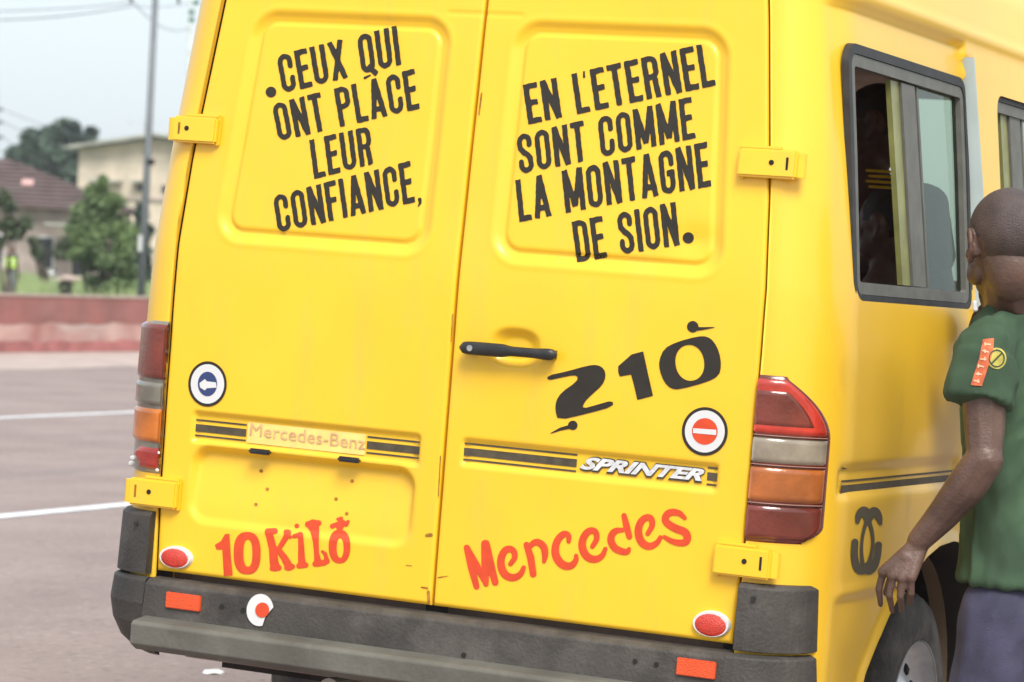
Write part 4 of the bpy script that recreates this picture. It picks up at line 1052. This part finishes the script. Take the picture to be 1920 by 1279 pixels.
def ragged(name, xa, xb, y0, y1, z, m, amp, st=.35):
    ys = np.arange(y0, y1, st); V = []
    for y in ys: V += [(xa, y, z), (xb+amp*mnoise.noise(Vector((y*.5, xb, 0)))+amp*.4*mnoise.noise(Vector((y*2.3, xb, 4))), y, z)]
    return tag(obj(name, V, [(2*i, 2*i+1, 2*i+3, 2*i+2) for i in range(len(ys)-1)], m, smooth=False), kind='structure')
ragged('verge', -22.0, -18.3, -40, 140, .004, sand, .35)
sheet('grass_ground', -400, -22.2, -200, 700, -.01, earth)
for xl, w_ in ((-6.33, .15), (-12.05, .15)):
    sheet('road_marking', xl-w_/2, xl+w_/2, -60, 400, .004, linep)
# low two-tone wall along the far side
Zt = .835
wl = empty('roadside_wall', (-22, 30, 0), label='low roadside wall, faded red band over peeling pink', cat='wall')
def wbox(name, x0, x1, y0, y1, z0, z1, m, parent):
    bm = bmesh.new(); box(bm, ((x0+x1)/2+22, (y0+y1)/2-30, (z0+z1)/2), (x1-x0, y1-y0, z1-z0)); return bobj(name, bm, m, parent)
y = -40.
while y < 160:
    L_ = 4.0; wbox('wall_bay', -22.2, -21.95, y, y+L_-.012, 0, Zt, wall_m, wl)
    V = []; F = []; k = 0                      # painted red band with a ragged lower edge
    n = 16
    for i in range(n+1):
        yy = y+(L_-.012)*i/n; zb = Zt-.40+.06*mnoise.noise(Vector((yy*1.7, 3, 0)))
        V += [(-21.944+22, yy-30, zb), (-21.944+22, yy-30, Zt-.006)]
    F = [(2*i, 2*i+2, 2*i+3, 2*i+1) for i in range(n)]
    obj('red_band', V, F, red_band, wl, smooth=False)
    V2 = [(p[0]+.004, p[1], q) for p in V[::2] for q in (.01, .17+.05*mnoise.noise(Vector((p[1]*2.1, 8, 0))))]
    obj('plinth_band', V2, [(2*i, 2*i+2, 2*i+3, 2*i+1) for i in range(n)], mat('pink_red_plinth', (.40, .15, .14), rough=.9, var=.3, scale=3) if y == -40. else bpy.data.materials['pink_red_plinth'], wl, smooth=False)
    y += L_
wbox('coping', -22.23, -21.93, -40, 160, Zt, Zt+.035, mat('pale_coping', (.42, .34, .28), rough=.9, var=.2), wl)

# litter on the road
paper = mat('white_paper', (.8, .8, .78), rough=.8)
g0 = ground_at(400, 1262)
for i, (px, py, s_, lab) in enumerate(((400, 1262, .030, 'crumpled white scrap lying on the asphalt under the bumper'),)):
    g = ground_at(px, py); bm = bmesh.new(); bmesh.ops.create_icosphere(bm, subdivisions=2, radius=s_)
    for v in bm.verts: v.co = Vector((v.co.x*1.3, v.co.y*1.6, abs(v.co.z)*.35))+mnoise.noise_vector(v.co*60+Vector((i, 0, 0)))*s_*.25; v.co.z = max(0, v.co.z)
    o = bobj('paper_scrap', bm, paper); o.location = (g.x, g.y, .001); tag(o, lab, 'litter')

# foliage
def leafmat(name, c, v=.45, sc=1.2, c2=None):
    m = mat(name, c, rough=.7, var=v, scale=sc, detail=8, col2=c2, contrast=(.38, .62)); return m
leaf_mid = leafmat('leaf_mid_green', (.15, .22, .085), c2=(.075, .115, .05)); leaf_dark = leafmat('leaf_dark_green', (.050, .085, .050), c2=(.024, .048, .034), sc=.5)
leaf_grey = leafmat('leaf_grey_green', (.085, .110, .058), c2=(.045, .062, .036)); bark = mat('bark', (.10, .08, .06), rough=.95, var=.4, scale=8)
grass_m = leafmat('grass_blades', (.25, .32, .14), c2=(.15, .21, .085), sc=.7)
def crown(name, blobs, n, size, m, parent, seed=0):
    """leaf-sized faces scattered through overlapping clumps; blobs: (centre, radii)"""
    g = np.random.default_rng(seed); vol = np.array([r[0]*r[1]*r[2] for c, r in blobs]); vol = vol**.75/np.sum(vol**.75)
    which = g.choice(len(blobs), n, p=vol); C = np.array([b[0] for b in blobs])[which]; Rr = np.array([b[1] for b in blobs])[which]
    d = g.normal(size=(n, 3)); d /= np.linalg.norm(d, axis=1)[:, None]; rad = g.random(n)**.45*(1+.26*g.normal(size=n))
    P = C+d*rad[:, None]*Rr
    a = g.normal(size=(n, 3)); a /= np.linalg.norm(a, axis=1)[:, None]; b = np.cross(a, g.normal(size=(n, 3))); b /= np.linalg.norm(b, axis=1)[:, None]
    s_ = size*(.5+g.random(n))[:, None]; V = np.stack([P-a*s_, P+b*s_*.45, P+a*s_, P-b*s_*.45], 1).reshape(-1, 3)
    me = bpy.data.meshes.new(name); me.vertices.add(4*n); me.vertices.foreach_set('co', V.ravel())
    me.loops.add(4*n); me.loops.foreach_set('vertex_index', np.arange(4*n)); me.polygons.add(n); me.polygons.foreach_set('loop_start', np.arange(0, 4*n, 4)); me.update(calc_edges=True); me.validate()
    me.materials.append(m); o = bpy.data.objects.new(name, me); COL.objects.link(o); o.parent = parent; o['kind'] = 'stuff'; return o
def tree(name, label, cat, px, depth, crown_px, n, size, m, seed, group=None, stems=5, gz=0.):
    """crown_px: (px, py, rx_px, ry_px) clumps as seen; a base on the ground"""
    base = at(px, 500, depth); base.z = gz; t = empty(name, base, label=label, cat=cat, group=group); sc = depth/FPX; g = random.Random(seed); blobs = []
    for (x, y, rx, ry) in crown_px:
        for k in range(4):
            c = at(x+g.uniform(-.5, .5)*rx, y+g.uniform(-.5, .5)*ry, depth)+ch*g.uniform(-1, 1)*rx*sc*.8
            f = g.uniform(.45, .75); blobs.append((tuple(c-base), (rx*sc*f, rx*sc*f, ry*sc*f)))
    crown('crown', blobs, n, size, m, t, seed)
    for k in range(stems):
        b = blobs[g.randrange(len(blobs))][0]; top = Vector(b); r0 = .05*depth/80 if stems > 3 else .16*depth/100
        bm = bmesh.new(); p0 = Vector((g.uniform(-.1, .1), g.uniform(-.1, .1), -.05)); m1 = p0.lerp(top, .4)+Vector((g.uniform(-.2, .2), g.uniform(-.2, .2), .2)); tube(bm, p0, m1, r0, r0*.7, 8); tube(bm, m1, top, r0*.7, r0*.25, 8)
        bobj('trunk', bm, bark, t, smooth=True)
    return t
tree('bushy_tree', 'large feathery mid-green bushy tree growing behind the wall', 'tree', 190, 62,
     [(192, 346, 13, 14), (178, 368, 28, 20), (208, 380, 26, 20), (148, 395, 24, 20), (190, 415, 40, 26), (226, 425, 28, 24), (138, 432, 22, 24), (170, 460, 40, 26), (232, 465, 28, 28), (145, 480, 24, 18), (195, 495, 46, 28), (238, 512, 26, 28), (180, 530, 30, 18), (215, 535, 40, 18)], 24000, .055, leaf_mid, 3, stems=9)
tree('dark_tree', 'broad dark green tree standing high behind the cream building', 'tree', 100, 165,
     [(95, 258, 30, 22), (128, 248, 22, 18), (70, 268, 26, 20), (45, 285, 28, 22), (100, 290, 45, 35), (150, 262, 26, 14), (60, 310, 40, 25), (120, 320, 45, 30), (172, 248, 10, 6), (25, 300, 20, 16)], 16000, .28, leaf_dark, 5, stems=3)
tree('dark_shrub', 'dark shrub with a bent stem at the left edge before the brown roof', 'tree', 18, 70,
     [(10, 368, 12, 14), (20, 388, 14, 12), (12, 418, 18, 14), (50, 418, 14, 14), (32, 440, 20, 10), (4, 455, 8, 10)], 1900, .10, leaf_grey, 8, stems=4)
tree('grey_shrub', 'small grey-green shrub just left of the big feathery tree', 'tree', 88, 72,
     [(64, 452, 12, 10), (72, 474, 12, 12), (122, 462, 14, 16), (120, 480, 16, 12)], 1500, .09, leaf_grey, 9, stems=3)
tree('small_dark_tree', 'small dark tree squeezed between the grey pole and the van', 'tree', 268, 85,
     [(266, 395, 14, 22), (270, 425, 14, 20), (262, 470, 16, 30), (268, 510, 16, 24)], 2600, .12, leaf_dark, 11, stems=2)
# grass behind the wall: tufts standing on the ground
g = np.random.default_rng(12); n = 60000
X_ = -120+g.random(n)*420; D_ = np.where(X_ < 48, np.where(g.random(n) < .5, 44+g.random(n)*10, 99+g.random(n)*18), 46+g.random(n)*50); P = np.array([at(x, 480, d) for x, d in zip(X_, D_)]); P[:, 2] = 0; P = P[(P[:, 0] < -22.5) & ~((X_ > 92) & (X_ < 152) & (D_ > 52) & (D_ < 94))]; n = len(P)
D_ = (P-np.array(WC)) @ np.array(ch); hgt = np.where(D_ > 60, .45+.55*g.random(n)*(.75+.25*np.sin(P[:, 0]*1.7)), .1+.3*g.random(n)); dx = g.normal(size=(n, 2))*.12
V = np.zeros((n, 3, 3)); V[:, 0] = P; V[:, 1] = P; V[:, 2] = P; V[:, 1, 0] += .07; V[:, 1, 1] += .04; V[:, 2, 2] = hgt; V[:, 2, :2] += dx
me = bpy.data.meshes.new('grass'); me.vertices.add(3*n); me.vertices.foreach_set('co', V.ravel()); me.loops.add(3*n); me.loops.foreach_set('vertex_index', np.arange(3*n)); me.polygons.add(n); me.polygons.foreach_set('loop_start', np.arange(0, 3*n, 3)); me.update(calc_edges=True)
me.materials.append(grass_m); o = bpy.data.objects.new('grass', me); COL.objects.link(o); tag(o, 'rough pale green grass growing behind the roadside wall', 'grass', kind='stuff')

# buildings, each in a frame of its own: x right, y away, z up as seen from the road
def frame(px, depth, turn=0.):
    b = at(px, 480, depth); b.z = 0; a = math.atan2(-cl.y, -cl.x)+R(turn); return b, a
def bbox(name, c, s, m, parent, bev=0., rot=None):
    bm = bmesh.new(); box(bm, c, s, rot=rot, bev=bev); return bobj(name, bm, m, parent)
plaster = mat('cream_plaster', (.64, .55, .44), rough=.9, var=.16, scale=.8, col2=(.50, .44, .35)); dirt_layer(plaster, (.30, .27, .20), .9, .58, .8, (1, 1, .4), 2., .7)
plaster2 = mat('dusty_pink_plaster', (.42, .35, .31), rough=.9, var=.3, scale=.9)
tin = mat('grey_roof_sheet', (.36, .37, .32), rough=.7, var=.3, scale=2); brown_roof = mat('brown_roof_tiles', (.115, .080, .075), rough=.9, var=.25, scale=1.5, bump=.4, bscale=12)
dirt_layer(brown_roof, (.17, .13, .125), .7, .5, .7, (1, 1, 1), 1., .6)
win_dark = mat('dark_window', (.022, .024, .026), rough=.3)
D = 140; s_ = D/FPX
b, a = frame(140, D, -6); hs = empty('apartment_building', b, label='cream two-storey building with a thin low-pitched roof behind the trees', cat='building'); hs.rotation_euler.z = a
Hl = 1.47+(480-281)*s_; Hm = 1.47+(480-255)*s_; Wb = 8.6
bm = bmesh.new(); pr = [(0, 0), (Wb, 0), (Wb, Hl-.1), (Wb*.43, Hm), (0, Hl)]
f0 = [bm.verts.new((x, 0, z)) for x, z in pr]; f1 = [bm.verts.new((x, 9, z)) for x, z in pr]
bm.faces.new(f0); bm.faces.new(f1[::-1])
for k in range(5): bm.faces.new((f0[k], f1[k], f1[(k+1) % 5], f0[(k+1) % 5]))
bobj('wall', bm, plaster, hs)
for (x0, z0, x1, z1) in ((-.55, Hl+.02, Wb*.43, Hm+.16), (Wb*.43, Hm+.16, Wb+.5, Hl+.0)):
    ang = math.atan2(z1-z0, x1-x0); bbox('roof', ((x0+x1)/2, 4.4, (z0+z1)/2), (math.hypot(x1-x0, z1-z0), 10.4, .14), tin, hs, rot=Matrix.Rotation(-ang, 3, 'Y'))
zz_ = lambda py: 1.47+(483-py)*s_; xx_ = lambda px: (px-140)*s_
for (x0, x1, y0, y1) in ((252, 271, 344, 359), (300, 318, 344, 359), (183, 200, 348, 362), (252, 271, 405, 425)):
    w = bbox('window', ((xx_(x0)+xx_(x1))/2, -.02, (zz_(y0)+zz_(y1))/2), (xx_(x1)-xx_(x0), .10, zz_(y0)-zz_(y1)), plaster2, hs)
    bbox('pane', ((xx_(x0)+xx_(x1))/2, -.08, (zz_(y0)+zz_(y1))/2), (xx_(x1)-xx_(x0)-.12, .03, zz_(y0)-zz_(y1)-.12), win_dark, w)
for (x0, x1, y) in ((163, 226, 342), (246, 276, 340)): bbox('window_canopy', ((xx_(x0)+xx_(x1))/2, -.3, zz_(y)), (xx_(x1)-xx_(x0), .6, .10), tin, hs)
bbox('ledge', (Wb/2, -.05, zz_(372)), (Wb, .1, .14), plaster2, hs)
an = empty('antenna', at(272, 247, 143), label='thin TV antenna on the ridge of the cream building', cat='antenna')
bm = bmesh.new(); tube(bm, (0, 0, -.2), (0, 0, .42), .02, n=6); bobj('mast', bm, tin, an)
bm = bmesh.new(); tube(bm, -cl*-.8+UP*.40, cl*.75+UP*.42, .03, n=6); bobj('boom', bm, tin, an)
for k in range(5):
    p = cl*(.7-.33*k)+UP*.41; bm = bmesh.new(); tube(bm, p-ch*.35, p+ch*.35, .014, n=5); bobj('rod', bm, tin, an)
D = 105; s_ = D/FPX
b, a = frame(250, D, 4); h2 = empty('tile_roofed_house', b, label='low house with a wide brown hipped roof at the left edge', cat='house'); h2.rotation_euler.z = a
he = 1.47+(484-398)*s_; hr = 1.47+(473-292)*s_; xl = -13.; 
bbox('wall', ((xl-.6)/2, 4.2, he/2), (-xl-.6, 7.2, he), plaster2, h2)
bm = bmesh.new(); v = [bm.verts.new(p) for p in ((xl-.4, 0, he), (.15, 0, he), (.15, 8.4, he), (xl-.4, 8.4, he), (xl+3, 4.2, hr+.1), (-4.75, 4.2, hr))]
for f in ((0, 1, 5, 4), (1, 2, 5), (2, 3, 4, 5), (3, 0, 4), (0, 3, 2, 1)): bm.faces.new([v[i] for i in f])
rf = bobj('roof', bm, brown_roof, h2)
for k in range(11):                          # tile courses on the slope facing the road
    t = (k+.5)/11.5; x0 = xl-.4+3.4*t; x1 = .15-4.9*t; bm = bmesh.new(); box(bm, ((x0+x1)/2, 4.2*t-.02, he+(hr-he)*t+.03), (x1-x0, .10, .05), rot=Matrix.Rotation(math.atan2(hr-he, 4.2), 3, 'X')); bobj('tile_course', bm, brown_roof, rf)
bbox('skylight', (-3.9, 2.0, he+(hr-he)*2.0/4.2+.06), (.40, .5, .05), mat('pink_sheet', (.62, .36, .34), rough=.6), h2, rot=Matrix.Rotation(math.atan2(hr-he, 4.2), 3, 'X'))
for (x0, x1, z0, z1, nm) in ((-3.35, -2.75, .9, 2.1, 'window'), (-2.2, -1.5, .2, 2.2, 'door'), (-5.4, -4.5, .9, 2.1, 'window')):
    w = bbox(nm, ((x0+x1)/2, .57, (z0+z1)/2), (x1-x0, .08, z1-z0), white_print if nm == 'window' else plaster, h2)
    bbox('pane', ((x0+x1)/2, .52, (z0+z1)/2), (x1-x0-.14, .03, z1-z0-.14), win_dark, w)
bbox('terrace_edge', (-3.2, -.2, .62), (2.6, .5, .12), plaster, h2)
bbox('porch_roof', (-1.2, -.5, he-.55), (3.6, 1.4, .08), tin, h2)
# grey metal pole with band, tag board and wires; second pole; pole beyond the left edge
polem = mat('grey_pole_paint', (.16, .175, .19), rough=.6, var=.12, scale=4); whitep = mat('whitish_pole', (.52, .56, .54), rough=.7, var=.15)
DP = 55; pb = at(266, 500, DP); pb.z = 0; p_top = at(293, -40, DP)
pole = empty('street_pole', pb, label='tall grey metal pole rising beside the van behind the wall', cat='pole')
bm = bmesh.new(); tube(bm, (0, 0, 0), Vector(p_top-pb), .078, .055, 16); bobj('shaft', bm, polem, pole, smooth=True)
q = (at(282, 304, DP)-pb); bm = bmesh.new(); tube(bm, q-UP*.05, q+UP*.05, .076, n=16); bobj('band', bm, dark, pole)
q = (at(263, 456, DP-.15)-pb); bbox('tag_board', q, (.06, .05, .30), white_print, pole)
arm = at(293, -12, DP)-pb
bm = bmesh.new(); box(bm, arm, (1.1, .06, .06), rot=Matrix.Rotation(math.atan2(-cl.y, -cl.x), 3, 'Z')); bobj('cross_arm', bm, dark, pole)
insm = mat('grey_insulator', (.15, .16, .18), rough=.5); gins = mat('green_insulator', (.06, .20, .14), rough=.4)
for px in (246, 335):
    q = at(px, 0, DP)-pb; bm = bmesh.new(); tube(bm, q+UP*.12, q-UP*.07, .028, .036, 10); bobj('insulator', bm, insm, pole)
DP2 = 78; pb2 = at(345, 500, DP2); pb2.z = 0; t2 = at(360, -30, DP2)
pole2 = empty('street_pole', pb2, label='slim whitish pole with green insulators touching the van roof edge', cat='pole')
bm = bmesh.new(); tube(bm, (0, 0, 0), t2-pb2, .085, .055, 12); bobj('shaft', bm, whitep, pole2, smooth=True)
for px, py in ((359, 23), (359, 37), (368, 5)):
    q = at(px, py, DP2)-pb2; bm = bmesh.new(); tube(bm, q+UP*.05, q-UP*.05, .075, .075, 10); bobj('insulator', bm, gins, pole2)
DP3 = 90; pb3 = at(-9, 500, DP3); pb3.z = 0; t3 = at(-9, 170, DP3)
pole3 = empty('street_pole', pb3, label='pole just past the left edge, its insulators poking into view', cat='pole')
bm = bmesh.new(); tube(bm, (0, 0, 0), t3-pb3, .11, .08, 12); bobj('shaft', bm, polem, pole3, smooth=True)
for py in (205, 229, 257):
    a_ = at(-9, py, DP3)-pb3; b_ = at(5, py, DP3)-pb3; bm = bmesh.new(); tube(bm, a_, b_, .04, .055, 8); bobj('insulator', bm, insm, pole3)
def wire(pts, r, label, grp='overhead wires'):
    (x0, y0, d0), (x1, y1, d1), sag = pts; a_, b_ = at(x0, y0, d0), at(x1, y1, d1); bm = bmesh.new(); prev = None
    for i in range(25):
        t = i/24; p = a_.lerp(b_, t)-UP*sag*4*t*(1-t)
        if prev is not None: tube(bm, prev, p, r, n=5)
        prev = p
    bmesh.ops.remove_doubles(bm, verts=bm.verts, dist=1e-4)
    tag(bobj('overhead_wire', bm, insm), label, 'wire', grp)
wire(((-120, 22, 50), (246, 5, 55), .05), .009, 'upper of two wires running left from the grey pole')
wire(((-120, 36, 50), (246, 12, 55), .10), .011, 'lower of two wires running left from the grey pole')
wire(((250, 4, 55), (355, 52, 78), .25), .010, 'wire dropping from the grey pole to the whitish pole')
wire(((250, 12, 55), (362, 5, 78), .05), .009, 'level wire between the grey and the whitish pole')
wire(((5, 205, 90), (330, 262, 140), .5), .010, 'top wire falling right from the left-edge insulators')
wire(((5, 229, 90), (330, 300, 140), .5), .010, 'middle wire falling right from the left-edge insulators')
wire(((5, 257, 90), (200, 330, 140), .4), .010, 'bottom wire falling right from the left-edge insulators')

# far person in a bright vest and a small motorbike parked in the grass
vest = mat('hi_vis_lime', (.60, .92, .10), rough=.6, var=.1); navy = mat('grey_blue_trousers', (.11, .14, .16), rough=.9); 
c = at(22, 500, 98); c.z = 0; J, Hh = stand(c, R(170), 1.68)
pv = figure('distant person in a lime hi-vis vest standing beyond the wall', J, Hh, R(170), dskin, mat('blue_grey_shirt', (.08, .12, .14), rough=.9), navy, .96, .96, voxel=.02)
bm = bmesh.new()
for (u0, u1, r0, r1) in ((1.36, 1.02, .155, .150),):
    for k in range(14):
        a0, a1 = 2*math.pi*k/14, 2*math.pi*(k+1)/14; Q = []
        for zq, aa in ((u0, a0), (u0, a1), (u1, a1), (u1, a0)): Q.append(bm.verts.new(Vector((c.x, c.y, zq*.96))+cl*math.cos(aa)*.225+ch*math.sin(aa)*.155))
        bm.faces.new(Q)
vt = bobj('vest', bm, vest, pv)
bbox('vest_stripe', Vector((c.x, c.y, 1.16))-ch*.16, (.30, .02, .05), white_print, vt, rot=Matrix.Rotation(math.atan2(-cl.y, -cl.x), 3, 'Z'))
c = at(122, 500, 92); c.z = 0
mb = empty('motorbike', c, label='small dark motorbike with pale seat cover parked in the grass', cat='motorbike'); mb.rotation_euler.z = math.atan2(-cl.y, -cl.x)
for x in (-.42, .48):
    bm = bmesh.new(); bmesh.ops.create_cone(bm, segments=20, radius1=.28, radius2=.28, depth=.10, cap_ends=False, matrix=Matrix.Translation((x, 0, .28)) @ Matrix.Rotation(R(90), 4, 'X')); 
    w = bobj('wheel', bm, tyre_m, mb)
    bm = bmesh.new(); tube(bm, (x, -.03, .28), (x, .03, .28), .07, n=10); bobj('hub', bm, metal_m, w)
bm = bmesh.new(); capsule(bm, (-.42, 0, .30), .05, (-.05, 0, .62), .09); capsule(bm, (-.05, 0, .62), .10, (.35, 0, .60), .09); capsule(bm, (0, 0, .35), .12, (.2, 0, .38), .12); remesh('frame', bm, dark, mb, .02, 2)
bm = bmesh.new(); capsule(bm, (.0, 0, .76), .10, (.52, 0, .74), .09); bobj('seat', bm, mat('pale_pink_cover', (.50, .38, .34), rough=.8), mb, smooth=True)
bm = bmesh.new(); tube(bm, (-.42, 0, .28), (-.28, 0, .95), .03, n=8); bobj('fork', bm, metal_m, mb)
bm = bmesh.new(); tube(bm, (-.28, -.32, 1.0), (-.28, .32, 1.0), .02, n=8); bobj('handlebar', bm, dark, mb)
bm = bmesh.new(); ball(bm, (-.40, -.02, .88), .09, 2); bobj('headlamp', bm, white_print, mb, smooth=True)

# ------------------------------------------------------------------ HAZE
hz = bpy.data.materials.new('air_haze'); hz.use_nodes = True; hn = hz.node_tree; hn.nodes.clear()
ho = hn.nodes.new('ShaderNodeOutputMaterial'); hv = hn.nodes.new('ShaderNodeVolumePrincipled'); hv.inputs['Color'].default_value = (.93, .95, .97, 1); hv.inputs['Density'].default_value = .0006; hv.inputs['Anisotropy'].default_value = .3
hn.links.new(hv.outputs[0], ho.inputs['Volume'])
bm = bmesh.new(); box(bm, (0, 60, 9), (3300, 3200, 20.2)); o = bobj('haze', bm, hz); tag(o, 'thin pale haze over the road and the houses', 'haze', kind='stuff')
